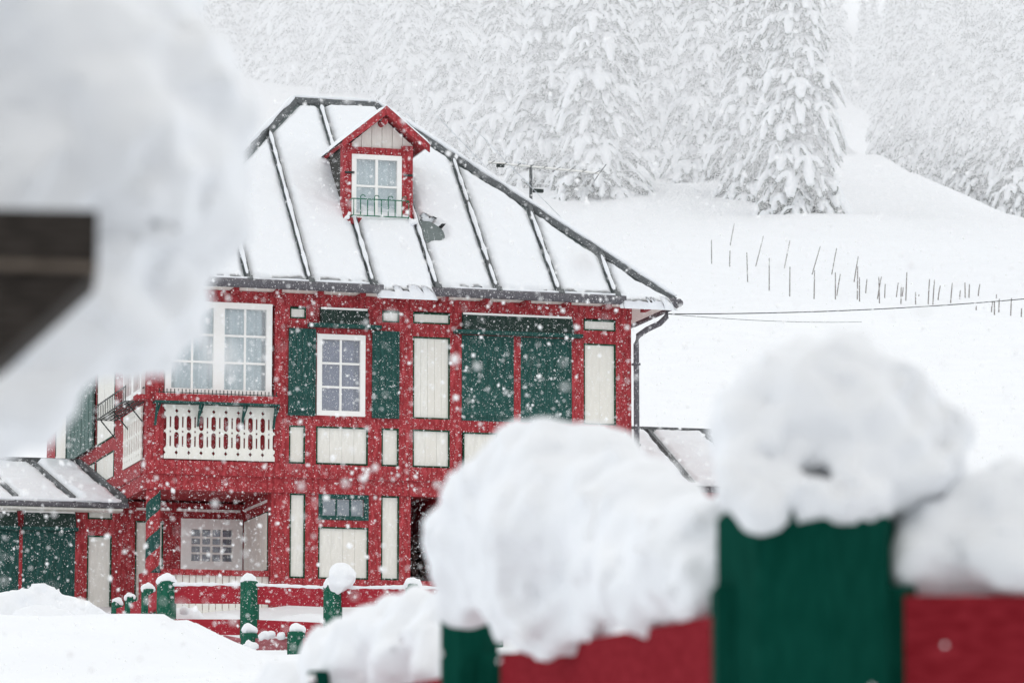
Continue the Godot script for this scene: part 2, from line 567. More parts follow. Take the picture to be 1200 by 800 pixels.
func make_house() -> Node3D:
	var h := thing("chalet", "red half-timbered chalet with cream panels, green shutters and a snow-covered hipped roof", "house", HOUSE_AT)
	h.rotation_degrees.y = HOUSE_TURN
	fr = Transform3D()
	# solid cores behind the timber
	box(h, "wall", XL + 0.02, -0.02, 1.30, 4.14, -9.0, -0.2, mat.dark_red)
	box(h, "wall", -5.42, -3.36, -1.2, 1.30, -9.0, -0.2, mat.red)
	box(h, "wall", -2.94, -0.02, -1.2, 1.30, -9.0, -0.2, mat.red)
	box(h, "wall", -3.36, -2.94, -1.2, 1.30, -9.0, -1.5, mat.red)
	box(h, "wood_store_floor", -3.36, -2.94, -1.2, 0.06, -1.5, -0.2, mat.log)
	box(h, "wall", XL + 0.02, -5.42, -1.2, 1.30, -9.0, -2.0, mat.dark_red)
	# upper storey posts
	for p in [[-7.234, -7.0], [-5.39, -5.17], [-4.93, -4.77], [-4.0, -3.8], [-3.54, -3.335], [-2.775, -2.6], [-0.92, -0.737], [-0.238, 0.0]]:
		box(h, "post", p[0], p[1], 1.69, 3.98, -0.2, rng.randf_range(-0.003, 0.003), mat.red)
	box(h, "beam", XL - 0.01, 0.01, 3.98, 4.165, -0.2, 0.012, mat.red)
	# the storey beam with its two mouldings
	box(h, "beam", XL - 0.02, 0.012, 1.49, 1.69, -0.21, 0.05, mat.red)
	box(h, "beam", XL - 0.03, 0.014, 1.40, 1.49, -0.21, 0.02, mat.dark_red)
	box(h, "beam", XL - 0.02, 0.012, 1.27, 1.40, -0.21, 0.035, mat.red)
	# rails and fields, column by column
	for c in [[-5.17, -4.93], [-3.8, -3.54], [-3.335, -2.775], [-0.737, -0.238]]:
		box(h, "rail", c[0], c[1], 3.61, 3.80, -0.2, -0.002, mat.red)
		box(h, "rail", c[0], c[1], 2.25, 2.405, -0.2, -0.002, mat.red)
		panel(h, c[0], c[1], 3.80, 3.965, 1)
		panel(h, c[0], c[1], 1.70, 2.25, 1 if c[1] - c[0] < 0.3 else 3)
	for c in [[-5.17, -4.93], [-3.8, -3.54]]:
		box(h, "rail", c[0], c[1], 2.405, 3.61, -0.2, -0.006, mat.red)
	panel(h, -3.335, -2.775, 2.405, 3.61, 5)
	panel(h, -0.737, -0.238, 2.405, 3.61, 2)
	# the window between two shutters
	box(h, "rail", -4.77, -4.0, 3.59, 3.98, -0.2, -0.004, mat.dark_red)
	box(h, "rail", -4.77, -4.0, 2.25, 2.405, -0.2, -0.002, mat.red)
	box(h, "rail", -4.05, -4.0, 2.405, 3.59, -0.2, -0.002, mat.red)
	window(h, -4.768, -4.05, 2.405, 3.59, 2, 3, 0.075, mat.curtain_violet)
	panel(h, -4.77, -4.0, 1.70, 2.25, 4)
	shutter(h, -5.19, -4.79, 2.39, 3.655, 4)
	shutter(h, -3.95, -3.545, 2.39, 3.665, 4)
	awning(h, -4.73, -4.02, 3.68, 3.975, 0.18)
	# the closed double shutters
	box(h, "rail", -2.6, -0.92, 3.65, 3.98, -0.2, -0.004, mat.dark_red)
	box(h, "rail", -2.6, -0.92, 2.235, 2.40, -0.2, -0.002, mat.red)
	box(h, "rail", -2.6, -0.92, 2.40, 3.65, -0.2, -0.04, mat.dark_red)
	shutter(h, -2.598, -1.81, 2.405, 3.66, 6, -0.02)
	shutter(h, -1.704, -0.922, 2.405, 3.66, 6, -0.02)
	box(h, "post", -1.81, -1.704, 2.40, 3.65, -0.04, 0.004, mat.red)
	awning(h, -2.6, -0.92, 3.67, 3.985, 0.13)
	for c in [[-2.575, -2.05], [-2.0, -1.5], [-1.45, -0.94]]:
		panel(h, c[0], c[1], 1.70, 2.235, 3)
	box(h, "rail", -2.6, -0.92, 1.69, 2.235, -0.2, -0.055, mat.red)
	# bay window and balcony front
	box(h, "rail", -7.0, -5.39, 1.69, 2.64, -0.2, -0.03, mat.red)
	window(h, -6.99, -5.44, 2.64, 3.985, 2, 3, 0.085, mat.curtain, 0.03, 0.16)
	for i in 9:
		balcony_board(h, -6.995 + i * 0.179, 0.1785, 1.712, 2.487, 0.012, 0.04)
	box(h, "window_box", -7.15, -5.36, 2.522, 2.625, 0.0, 0.2, mat.dark_red)
	box(h, "window_box_edge", -7.16, -5.35, 2.495, 2.52, 0.0, 0.21, mat.green)
	var st := begin()
	for i in 32:
		var x := -7.1 + i * 0.0548
		add_box(st, Vector3(x, 2.655, 0.19), Vector3(0.012, 0.075, 0.012))
	add_box(st, Vector3(-6.25, 2.64, 0.19), Vector3(1.75, 0.01, 0.01))
	put(h, "window_box_grille", st.commit(), mat.iron)
	for x in [-7.12, -6.5, -5.86, -5.4]:
		st = begin()
		add_bar(st, Vector3(x, 2.5, 0.16), Vector3(x - 0.01, 2.18, 0.05), 0.03)
		add_bar(st, Vector3(x + 0.05, 2.5, 0.15), Vector3(x, 2.3, 0.05), 0.02)
		put(h, "bracket", st.commit(), mat.green)
	# ground floor
	for p in [[-5.42, -5.15], [-4.92, -4.73], [-3.985, -3.80], [-3.53, -3.36], [-2.94, -2.7], [-0.3, 0.0]]:
		box(h, "post", p[0], p[1], 0.05, 1.27, -0.2, rng.randf_range(-0.003, 0.003), mat.red)
	box(h, "sill_beam", -5.42, 0.01, -0.5, 0.05, -0.2, 0.01, mat.red)
	panel(h, -5.15, -4.92, 0.055, 1.268, 1)
	panel(h, -3.80, -3.53, 0.055, 1.268, 1)
	panel(h, -4.73, -3.985, 0.052, 0.80, 4)
	box(h, "rail", -4.73, -3.985, 0.80, 0.90, -0.2, -0.002, mat.red)
	var tw := node(h, "transom_window")
	put(tw, "window_frame", ring_frame(-4.728, -3.987, 0.902, 1.268, -0.06, 0.012, 0.06), mat.green)
	for i in 3:
		if i:
			sub(tw, "muntin", -4.668 + i * 0.2073 - 0.012, -4.668 + i * 0.2073 + 0.012, 0.962, 1.208, -0.045, -0.01, mat.green)
		sub(tw, "pane", -4.668 + i * 0.2073 + 0.008, -4.668 + (i + 1) * 0.2073 - 0.008, 0.965, 1.205, -0.035, -0.03, mat.glass)
	sub(tw, "curtain", -4.668, -4.047, 0.962, 1.208, -0.14, -0.12, mat.curtain_grey)
	# the dark opening with stacked logs
	rng.seed = 77
	for i in 6:
		for j in 3:
			st = begin()
			var c := Vector3(-3.29 + j * 0.135 + (0.03 if i % 2 else 0.0), 0.12 + i * 0.115, 0)
			add_tube(st, [c + Vector3(0, 0, -1.2), c + Vector3(0.01, 0, -0.62 - rng.randf() * 0.12)], [0.058, 0.056], 8)
			put(h, "log", st.commit(), mat.log)
	panel(h, -2.7, -1.5, 0.055, 1.268, 6)
	panel(h, -1.5, -0.3, 0.055, 1.268, 6)
	make_left_wall(h)
	make_porch(h)
	make_roof(h)
	make_dormer(h)
	fr = Transform3D()
	# downpipe
	st = begin()
	add_tube(st, [Vector3(0.06, -0.6, 0.06), Vector3(0.06, 3.62, 0.06), Vector3(0.08, 3.74, 0.09), Vector3(0.2, 3.83, 0.16), Vector3(0.36, 3.91, 0.26), Vector3(0.44, 4.0, 0.33), Vector3(0.46, 4.16, 0.36)], [0.042, 0.042, 0.042, 0.042, 0.042, 0.042, 0.042], 10)
	put(h, "downpipe", st.commit(), mat.gutter)
	for y in [0.9, 2.1, 3.3]:
		box(h, "pipe_clip", -0.0, 0.11, y, y + 0.03, 0.012, 0.11, mat.gutter)
	return h


func make_left_wall(h: Node3D) -> void:
	fr = Transform3D(Basis(Vector3(0, 0, 1), Vector3(0, 1, 0), Vector3(-1, 0, 0)), Vector3(XL, 0, 0))
	box(h, "beam", -9.0, -0.205, 3.98, 4.165, -0.02, 0.012, mat.red)
	box(h, "beam", -9.0, -0.215, 1.49, 1.69, -0.02, 0.05, mat.red)
	box(h, "beam", -9.0, -0.215, 1.40, 1.49, -0.02, 0.03, mat.dark_red)
	box(h, "beam", -9.0, -0.215, 1.27, 1.40, -0.02, 0.035, mat.red)
	box(h, "post", -2.55, -1.72, 1.69, 3.98, -0.02, 0.02, mat.red)
	box(h, "post", -4.22, -4.08, 1.69, 3.98, -0.02, 0.02, mat.red)
	box(h, "post", -7.0, -6.72, 1.69, 3.98, -0.02, 0.02, mat.red)
	box(h, "post", -9.0, -8.05, 1.69, 3.98, -0.02, 0.02, mat.red)
	for s in [[-4.08, -2.55], [-6.72, -4.22], [-8.05, -7.0]]:
		box(h, "rail", s[0], s[1], 2.10, 2.31, -0.02, 0.018, mat.red)
	fr.origin.x = XL - 0.035
	panel(h, -4.08, -2.55, 2.31, 3.98, 5, -0.012)
	panel(h, -4.08, -2.55, 1.69, 2.10, 5, -0.012)
	panel(h, -6.72, -4.22, 1.69, 2.10, 8, -0.012)
	panel(h, -8.05, -7.0, 2.31, 3.98, 4, -0.012)
	panel(h, -8.05, -7.0, 1.69, 2.10, 4, -0.012)
	shutter(h, -6.7, -4.24, 2.32, 3.9, 7, 0.012, mat.green_pale, 0.05)
	window(h, -1.70, -0.22, 2.66, 3.985, 2, 3, 0.085, mat.curtain, 0.0, 0.16)
	fr.origin.x = XL
	box(h, "rail", -1.72, -0.2, 1.69, 2.64, -0.02, 0.004, mat.red)
	for i in 8:
		balcony_board(h, -1.70 + i * 0.184, 0.1835, 1.712, 2.487, 0.02, 0.045)
	# iron flower basket under the side window
	var st := begin()
	var o := 0.30
	for y in [2.53, 2.74]:
		for d in [0.03, o]:
			add_bar(st, Vector3(-2.5, y, d), Vector3(-0.1, y, d), 0.014)
	for d in [0.1, 0.17, 0.24]:
		add_bar(st, Vector3(-2.5, 2.53, d), Vector3(-0.1, 2.53, d), 0.012)
	for i in 17:
		var u := -2.5 + i * 0.15
		add_bar(st, Vector3(u, 2.53, o), Vector3(u, 2.76, o), 0.01)
		add_bar(st, Vector3(u, 2.53, 0.03), Vector3(u, 2.53, o), 0.01)
	for u in [-2.4, -1.3, -0.2]:
		add_bar(st, Vector3(u, 2.53, o - 0.03), Vector3(u, 2.25, 0.03), 0.016)
	var b := put(h, "flower_basket", st.commit(), mat.iron)
	b.transform = fr
	fr = Transform3D()
	box(h, "window_box", -7.42, -7.25, 2.535, 2.60, -0.12, 0.19, mat.dark_red)


func make_porch(h: Node3D) -> void:
	# back wall of the porch
	fr = Transform3D(Basis(), Vector3(0, 0, -1.8))
	for p in [[-7.40, -7.06], [-6.64, -6.38], [-5.46, -5.425]]:
		box(h, "post", p[0], p[1], -0.6, 1.135, -0.19, 0.0, mat.dark_red)
	box(h, "beam", -7.40, -5.425, 1.135, 1.262, -0.19, 0.004, mat.dark_red)
	box(h, "ceiling_strip", -7.05, -6.55, 1.14, 1.175, 0.004, 0.03, mat.white)
	box(h, "ceiling_strip", -6.45, -5.50, 1.14, 1.175, 0.004, 0.03, mat.white)
	box(h, "rail", -7.06, -6.64, 0.985, 1.135, -0.19, -0.004, mat.dark_red)
	panel(h, -7.06, -6.64, -0.4, 0.985, 3)
	box(h, "rail", -6.38, -5.46, 1.035, 1.135, -0.19, -0.004, mat.dark_red)
	box(h, "rail", -6.38, -5.46, -0.5, 0.26, -0.19, -0.004, mat.dark_red)
	var w := window(h, -6.38, -5.46, 0.26, 1.035, 4, 4, 0.155, mat.curtain_violet)
	w.set_meta("label", "small sixteen-pane porch window in a broad white surround")
	# the porch's right-hand wall, which faces left
	fr = Transform3D(Basis(Vector3(0, 0, 1), Vector3(0, 1, 0), Vector3(-1, 0, 0)), Vector3(-5.42, 0, 0))
	box(h, "beam", -1.8, -0.2, 1.02, 1.265, -0.02, 0.012, mat.dark_red)
	box(h, "ceiling_strip", -1.7, -0.22, 1.15, 1.185, 0.012, 0.035, mat.white)
	box(h, "rail", -1.8, -0.2, -0.5, 0.16, -0.02, 0.01, mat.dark_red)
	panel(h, -1.76, -0.2, 0.16, 1.02, 8, 0.03)
	fr = Transform3D()
	# balustrade
	box(h, "handrail", -7.0, -5.43, 0.07, 0.15, -0.16, -0.04, mat.dark_red)
	for i in 16:
		box(h, "baluster", -6.96 + i * 0.096, -6.96 + i * 0.096 + 0.086, -0.5, 0.07, -0.11, -0.09, mat.cream)
	box(h, "porch_floor", XL, -5.42, -0.7, -0.5, -1.99, -0.02, mat.dark_red)
	# twisted corner post, red and green
	for k in 2:
		var st := begin()
		var n := 60
		for j in n:
			for s in 6:
				for e in 2:
					var a0 := PI * k + PI * s / 6.0
					var a1 := PI * k + PI * (s + 1) / 6.0
					var y0 := 0.08 + 1.19 * j / n
					var y1 := 0.08 + 1.19 * (j + 1) / n
					if e == 1:
						continue
					var t0 := -y0 * 12.0
					var t1 := -y1 * 12.0
					var ra := 0.105
					var p := func(a: float, y: float): return Vector3(cos(a) * ra, y, sin(a) * ra)
					var q := [p.call(a0 + t0, y0), p.call(a1 + t0, y0), p.call(a1 + t1, y1), p.call(a0 + t1, y1)]
					var out: Vector3 = (q[0] + q[1] + q[2] + q[3]) / 4.0
					out.y = 0
					smooth_tri(st, q[0], q[1], q[2], out, Vector3(0, q[0].y, 0), Vector3(0, q[1].y, 0), Vector3(0, q[2].y, 0))
					smooth_tri(st, q[0], q[2], q[3], out, Vector3(0, q[0].y, 0), Vector3(0, q[2].y, 0), Vector3(0, q[3].y, 0))
		var o := put(h, "twisted_post", st.commit(), mat.red if k else mat.green, Vector3(-7.11, 0, -0.11))
		o.set_meta("label", "spiral %s stripe of the twisted corner post" % ("red" if k else "green"))
	box(h, "post_base", -7.28, -6.96, -0.5, 0.08, -0.26, 0.06, mat.red)


const EAVE := Vector2(0.4, 4.2)      # z and y of the front eave
const RIDGE := Vector2(-3.15, 7.62)
const EL := -7.634
const ER := 0.54
const RL := -4.42
const RR := -3.14

func on_roof(x: float, t: float, up := 0.0) -> Vector3:
	var n := Vector2(RIDGE.y - EAVE.y, EAVE.x - RIDGE.x).normalized()   # z and y of the slope's normal
	return Vector3(x, lerpf(EAVE.y, RIDGE.y, t) + n.y * up, lerpf(EAVE.x, RIDGE.x, t) + n.x * up)


func make_roof(h: Node3D) -> void:
	fr = Transform3D()
	var back := RIDGE.x * 2.0 - EAVE.x
	var a := Vector3(EL, EAVE.y, EAVE.x)
	var b := Vector3(ER, EAVE.y, EAVE.x)
	var c := Vector3(ER, EAVE.y, back)
	var d := Vector3(EL, EAVE.y, back)
	var e := Vector3(RL, RIDGE.y, RIDGE.x)
	var f := Vector3(RR, RIDGE.y, RIDGE.x)
	var st := begin()
	quad(st, a, b, f, e, Vector3(0, 1, 1))
	tri(st, b, c, f, Vector3(1, 1, 0))
	quad(st, c, d, e, f, Vector3(0, 1, -1))
	tri(st, d, a, e, Vector3(-1, 1, 0))
	quad(st, a, b, c, d, Vector3(0, -1, 0))
	var roof := put(h, "roof", st.commit(), mat.metal_green)
	# ribs up the front slope, cut off at the hips
	for x in [-5.86, -4.955, -4.02, -3.07, -2.16, -1.215, -0.35]:
		var t := 1.0
		if x < RL:
			t = (x - EL) / (RL - EL)
		if x > RR:
			t = (ER - x) / (ER - RR)
		# the seams fan slightly towards the ridge, as on the photographed roof
		st = begin()
		var p0 := on_roof(x, 0.0, 0.05)
		var p1 := on_roof(x, t - 0.01, 0.05)
		var along := (p1 - p0).normalized()
		var n := (on_roof(x, 0, 1.0) - on_roof(x, 0, 0)).normalized()
		add_box(st, (p0 + p1) / 2.0, Vector3(0.048, 0.085, (p1 - p0).length()), Basis(along.cross(n).normalized() * -1.0, n, -along))
		put(roof, "rib", st.commit(), mat.metal)
		st = begin()
		add_box(st, p0 + along * 0.02, Vector3(0.085, 0.14, 0.1), Basis(Vector3.RIGHT, n, -along))
		put(roof, "rib_end", st.commit(), mat.metal)
	# hip and ridge caps
	for l in [[a, e], [b, f], [e, f], [d, e], [c, f]]:
		st = begin()
		add_bar(st, l[0] + Vector3(0, 0.05, 0), l[1] + Vector3(0, 0.045, 0), 0.11, 0.085)
		put(roof, "ridge_cap", st.commit(), mat.metal)
	# rear part under a flat roof
	box(roof, "rear_roof", EL + 0.1, -0.3, 4.14, 4.3, -9.3, back + 0.02, mat.metal)
	# soffit, rafter ends, gutter
	box(roof, "soffit", EL + 0.02, ER - 0.02, 4.168, 4.196, 0.0, 0.39, mat.cream)
	box(roof, "soffit", 0.014, ER - 0.02, 4.168, 4.196, -9.0, -0.001, mat.cream)
	box(roof, "soffit", EL + 0.02, XL - 0.02, 4.168, 4.196, -9.0, -0.001, mat.cream)
	for i in 13:
		var x := -7.3 + i * 0.62
		box(roof, "rafter_end", x, x + 0.07, 4.10, 4.166, 0.014, 0.36, mat.red)
	st = begin()
	add_tube(st, [Vector3(EL, 4.215, 0.46), Vector3(ER, 4.2, 0.46)], [0.068, 0.068], 12)
	put(roof, "gutter", st.commit(), mat.gutter)
	st = begin()
	add_tube(st, [Vector3(ER + 0.06, 4.2, 0.46), Vector3(ER + 0.06, 4.2, -8.9)], [0.062, 0.062], 12)
	put(roof, "gutter", st.commit(), mat.gutter)
	st = begin()
	add_tube(st, [Vector3(EL - 0.06, 4.2, 0.46), Vector3(EL - 0.06, 4.2, -8.9)], [0.062, 0.062], 12)
	put(roof, "gutter", st.commit(), mat.gutter)


# snow lying on a slope: one slab between two ribs, thin at its edges
func slab(parent: Node, xa: float, xb: float, t0: float, t1: float, place: Callable, left: Callable, right: Callable, thick: float, sd: int, bare := []) -> void:
	soft.seed = sd
	soft.frequency = 1.3
	rough.seed = sd + 3
	rough.frequency = 6.0
	var nx := maxi(6, int((xb - xa) / 0.05))
	var nt := 90
	var vs := PackedVector3Array()
	var ids := PackedInt32Array()
	for j in nt + 1:
		var t := lerpf(t0, t1, float(j) / nt)
		var l: float = maxf(xa, left.call(t))
		var r: float = minf(xb, right.call(t))
		if l > r:
			l = (l + r) / 2.0
			r = l
		for i in nx + 1:
			var x := lerpf(l, r, float(i) / nx)
			var edge := minf(minf(x - l, r - x), minf((t - t0), (t1 - t)) * 5.0)
			edge += 0.03 * rough.get_noise_2d(x, t * 5.0)
			var hgt := thick * smoothstep(-0.012, 0.11, edge) * (1.0 + 0.5 * soft.get_noise_2d(x * 0.6, t * 3.0)) + 0.012 * rough.get_noise_2d(x * 1.3, t * 6.0) * smoothstep(0.02, 0.15, edge)
			for q in bare:
				var dd := Vector2((x - q.x) / q.z, (t - q.y) / q.w).length() + 0.09 * rough.get_noise_2d(x * 0.5, t * 2.5)
				hgt = lerpf(-0.03, hgt, smoothstep(0.8, 1.2, dd))
			vs.append(place.call(x, t, hgt if i > 0 and i < nx and j > 0 and j < nt else -0.01))
	for j in nt:
		for i in nx:
			var q := j * (nx + 1) + i
			for w in [[q, q + 1, q + nx + 1], [q + 1, q + nx + 2, q + nx + 1]]:
				var nn := (vs[w[2]] - vs[w[0]]).cross(vs[w[1]] - vs[w[0]])
				if nn.y < 0.0:
					ids.append_array([w[0], w[2], w[1]])
				else:
					ids.append_array([w[0], w[1], w[2]])
	put(parent, "snow_slab", shaded(vs, ids), mat.snow_roof)


func strip(parent: Node, called: String, pts: Array, w: float, hgt: float, sd: int, skip := 0.0) -> void:
	# a narrow bolster of snow along a rib, a cap or a rail; it thins and breaks as its noise says
	soft.seed = sd
	soft.frequency = 0.5
	var path := []
	var rad := []
	for i in pts.size() - 1:
		var n := maxi(2, int((pts[i + 1] - pts[i]).length() / 0.06))
		for k in n:
			path.append(pts[i].lerp(pts[i + 1], float(k) / n))
	path.append(pts[-1])
	for i in path.size():
		var s := soft.get_noise_2d(i * 0.25, 3.0)
		rad.append(w * (0.8 + 0.5 * s) * (1.0 if s > skip - 1.0 else 0.1) * (0.5 if i == 0 or i == path.size() - 1 else 1.0))
	var st := begin()
	add_tube(st, path, rad, 8, hgt / w)
	put(parent, called, st.commit(), mat.snow_roof)


func make_roof_snow() -> void:
	var s := thing("roof_snow", "snow lying in slabs between the ribs of the chalet's hipped roof", "snow", HOUSE_AT)
	s.rotation_degrees.y = HOUSE_TURN
	var lf := func(t: float): return lerpf(EL, RL, t) + 0.09
	var rt := func(t: float): return lerpf(ER, RR, t) - 0.10
	var xs := [-9.0, -5.86, -4.955, -4.02, -3.07, -2.16, -1.215, -0.35, 2.0]
	for i in 8:
		var t0 := 0.015
		var bare := []
		var thick := 0.085
		if i == 3:
			t0 = -0.035
			thick = 0.13
		if i == 4:
			bare = [Vector4(-2.92, 0.315, 0.26, 0.065)]
		if i == 7:
			t0 = -0.035
			thick = 0.12
		var top := 0.985
		slab(s, maxf(xs[i] + 0.022, -8.0), minf(xs[i + 1] - 0.03, 1.0), t0, top, on_roof, lf, rt, thick, 50 + i, bare)
	for i in range(1, 8):
		var x: float = xs[i]
		var t := 1.0
		if x < RL:
			t = (x - EL) / (RL - EL)
		if x > RR:
			t = (ER - x) / (ER - RR)
		strip(s, "rib_snow", [on_roof(x - 0.016, 0.03, 0.09), on_roof(x - 0.016, t - 0.03, 0.09)], 0.033, 0.03, 70 + i, 0.35)
	var a := Vector3(EL, EAVE.y + 0.115, EAVE.x)
	var b := Vector3(ER, EAVE.y + 0.115, EAVE.x)
	var e := Vector3(RL, RIDGE.y + 0.115, RIDGE.x)
	var f := Vector3(RR, RIDGE.y + 0.115, RIDGE.x)
	strip(s, "ridge_snow", [a + Vector3(-0.02, 0, 0), e + Vector3(-0.02, 0, 0)], 0.06, 0.035, 90)
	strip(s, "ridge_snow", [b + Vector3(0.03, 0, 0), f + Vector3(0.03, 0, 0)], 0.06, 0.04, 91)
	strip(s, "ridge_snow", [e, f], 0.06, 0.035, 92)
	strip(s, "gutter_snow", [Vector3(-6.4, 4.285, 0.45), Vector3(-4.1, 4.285, 0.45)], 0.04, 0.025, 93, 0.6)
	strip(s, "gutter_snow", [Vector3(-2.9, 4.28, 0.45), Vector3(-0.2, 4.275, 0.45)], 0.04, 0.025, 94, 0.6)


func make_dormer(h: Node3D) -> void:
	fr = Transform3D()
	var d := node(h, "dormer")
	var z := -0.80                    # its front
	var x0 := -4.20
	var x1 := -3.14
	var cx := -3.60
	# cheeks and body run back into the roof
	var st := begin()
	var bk := -3.0
	for x in [[x0 + 0.02, -1.0], [x1 - 0.02, 1.0]]:
		quad(st, Vector3(x[0], 5.2, z - 0.1), Vector3(x[0], 5.2, bk), Vector3(x[0], 6.55, bk), Vector3(x[0], 6.55, z - 0.1), Vector3(x[1], 0, 0))
	quad(st, Vector3(x0 + 0.02, 5.2, z - 0.2), Vector3(x1 - 0.02, 5.2, z - 0.2), Vector3(x1 - 0.02, 6.55, z - 0.2), Vector3(x0 + 0.02, 6.55, z - 0.2), Vector3(0, 0, 1))
	put(d, "cheek", st.commit(), mat.dark_shingle)
	# timber front
	sub(d, "post", x0, x0 + 0.125, 5.32, 6.58, z - 0.2, z, mat.red)
	sub(d, "post", x1 - 0.17, x1, 5.36, 6.58, z - 0.2, z, mat.red)
	sub(d, "rail", x0 + 0.125, x1 - 0.17, 6.42, 6.53, z - 0.2, z - 0.002, mat.red)
	sub(d, "rail", x0 + 0.05, x1 - 0.04, 5.36, 5.46, z - 0.2, z + 0.03, mat.red)
	sub(d, "sill", x0 + 0.05, x1 - 0.02, 5.22, 5.355, z - 0.3, z + 0.02, mat.dark_shingle)
	# window
	put(d, "window_frame", ring_frame(x0 + 0.127, x1 - 0.172, 5.462, 6.418, z - 0.07, z + 0.01, 0.07), mat.white)
	var ax := x0 + 0.197
	var bx := x1 - 0.242
	var mx := (ax + bx) / 2.0
	sub(d, "muntin", mx - 0.02, mx + 0.02, 5.532, 6.348, z - 0.05, z, mat.white)
	sub(d, "muntin", ax, mx - 0.02, 5.93, 5.96, z - 0.05, z - 0.002, mat.white)
	sub(d, "muntin", mx + 0.02, bx, 5.93, 5.96, z - 0.05, z - 0.002, mat.white)
	for q in [[ax, mx - 0.02], [mx + 0.02, bx]]:
		sub(d, "pane", q[0], q[1], 5.534, 5.928, z - 0.036, z - 0.031, mat.glass)
		sub(d, "pane", q[0], q[1], 5.962, 6.346, z - 0.036, z - 0.031, mat.glass)
	st = begin()
	for i in 24:
		var xa := lerpf(ax - 0.01, bx + 0.01, i / 24.0)
		var xb := lerpf(ax - 0.01, bx + 0.01, (i + 1) / 24.0)
		quad(st, Vector3(xa, 5.5, z - 0.13 + 0.016 * sin(i * 1.1)), Vector3(xb, 5.5, z - 0.13 + 0.016 * sin(i * 1.1 + 1.1)), Vector3(xb, 6.38, z - 0.13 + 0.016 * sin(i * 1.1 + 1.1)), Vector3(xa, 6.38, z - 0.13 + 0.016 * sin(i * 1.1)), Vector3(0, 0, 1))
	put(d, "curtain", st.commit(), mat.curtain)
	# gable boards
	var top := 7.10
	for i in 6:
		var xa := x0 + 0.13 + i * 0.157
		var xb := xa + 0.150
		var lim := func(x: float): return 6.53 + maxf(0.0, (0.58 - absf(x - cx)) * 0.86 - 0.06)
		st = begin()
		var poly := PackedVector2Array([Vector2(xa, 6.53), Vector2(xb, 6.53), Vector2(xb, lim.call(xb) + 0.03)])
		if xa < cx and xb > cx:
			poly.append(Vector2(cx, lim.call(cx) + 0.03))
		poly.append(Vector2(xa, lim.call(xa) + 0.03))
		extrude(st, poly, z - 0.08, z - 0.05)
		put(d, "gable_board", st.commit(), mat.cream)
	# roof: two slopes with deep red undersides and barge boards
	var over := 0.20
	for s in [-1.0, 1.0]:
		var rx := 0.645
		var apex := Vector3(cx, top, 0)
		var foot := Vector3(cx + s * rx, top - rx * 0.82, 0)
		st = begin()
		var dn := (foot - apex)
		var nn := Vector3(-dn.y * s, dn.x * s, 0).normalized()
		if nn.y < 0.0:
			nn = -nn
		var f0 := z + over
		for q in [[0.0, 1.0], [-0.05, -1.0]]:
			var o: Vector3 = nn * q[0]
			quad(st, apex + o + Vector3(0, 0, f0), foot + o + Vector3(0, 0, f0), foot + o + Vector3(0, 0, bk - 0.2), apex + o + Vector3(0, 0, bk - 0.2), nn * q[1])
		quad(st, foot + Vector3(0, 0, f0), foot - nn * 0.05 + Vector3(0, 0, f0), foot - nn * 0.05 + Vector3(0, 0, bk), foot + Vector3(0, 0, bk), Vector3(s, -1, 0))
		put(d, "dormer_roof", st.commit(), mat.red)
		st = begin()
		var a := apex + Vector3(0, 0.03, f0 + 0.02)
		var b := foot + Vector3(s * 0.02, 0.01, f0 + 0.02)
		var bd := Vector3(0, -0.115, 0)
		for zz in [0.0, -0.05]:
			quad(st, a + Vector3(0, 0, zz), b + Vector3(0, 0, zz), b + bd + Vector3(0, 0, zz), a + bd * 1.2 + Vector3(0, 0, zz), Vector3(0, 0, 1.0 if zz == 0.0 else -1.0))
		quad(st, a, b, b + Vector3(0, 0, -0.05), a + Vector3(0, 0, -0.05), nn)
		quad(st, a + bd * 1.2, b + bd, b + bd + Vector3(0, 0, -0.05), a + bd * 1.2 + Vector3(0, 0, -0.05), -nn)
		quad(st, b, b + bd, b + bd + Vector3(0, 0, -0.05), b + Vector3(0, 0, -0.05), Vector3(s, 0, 0))
		put(d, "barge_board", st.commit(), mat.red)
	# ridge beam end, purlin ends
	st = begin()
	add_tube(st, [Vector3(cx - 0.02, 6.90, z - 0.05), Vector3(cx - 0.02, 6.90, z + 0.19)], [0.05, 0.05], 10)
	put(d, "purlin_end", st.commit(), mat.red)
	# iron balcony rail
	st = begin()
	var gz := z + 0.16
	for y in [5.47, 5.72]:
		add_bar(st, Vector3(x0 + 0.1, y, gz), Vector3(x1 - 0.1, y, gz), 0.014)
		for x in [x0 + 0.1, x1 - 0.1]:
			add_bar(st, Vector3(x, y, gz), Vector3(x, y, z), 0.014)
	for i in 9:
		var x := x0 + 0.12 + i * 0.105
		add_bar(st, Vector3(x, 5.47, gz), Vector3(x, 5.76 if i % 2 else 5.72, gz), 0.012)
	for i in 4:
		var x := x0 + 0.225 + i * 0.21
		var arc := []
		for k in 7:
			arc.append(Vector3(x + 0.035 - 0.035 * cos(PI * k / 6.0), 5.75 + 0.03 * sin(PI * k / 6.0), gz))
		add_tube(st, arc, [0.007, 0.007, 0.007, 0.007, 0.007, 0.007, 0.007], 5)
	put(d, "railing", st.commit(), mat.green_iron)
	for x in [x0 + 0.09, x1 - 0.07]:
		sub(d, "hinge", x - 0.07, x + 0.07, 6.12, 6.15, z + 0.004, z + 0.03, mat.iron)
	var s := thing("dormer_snow", "thin snow on the little gabled roof of the red dormer", "snow", HOUSE_AT)
	s.rotation_degrees.y = HOUSE_TURN
	soft.frequency = 2.0
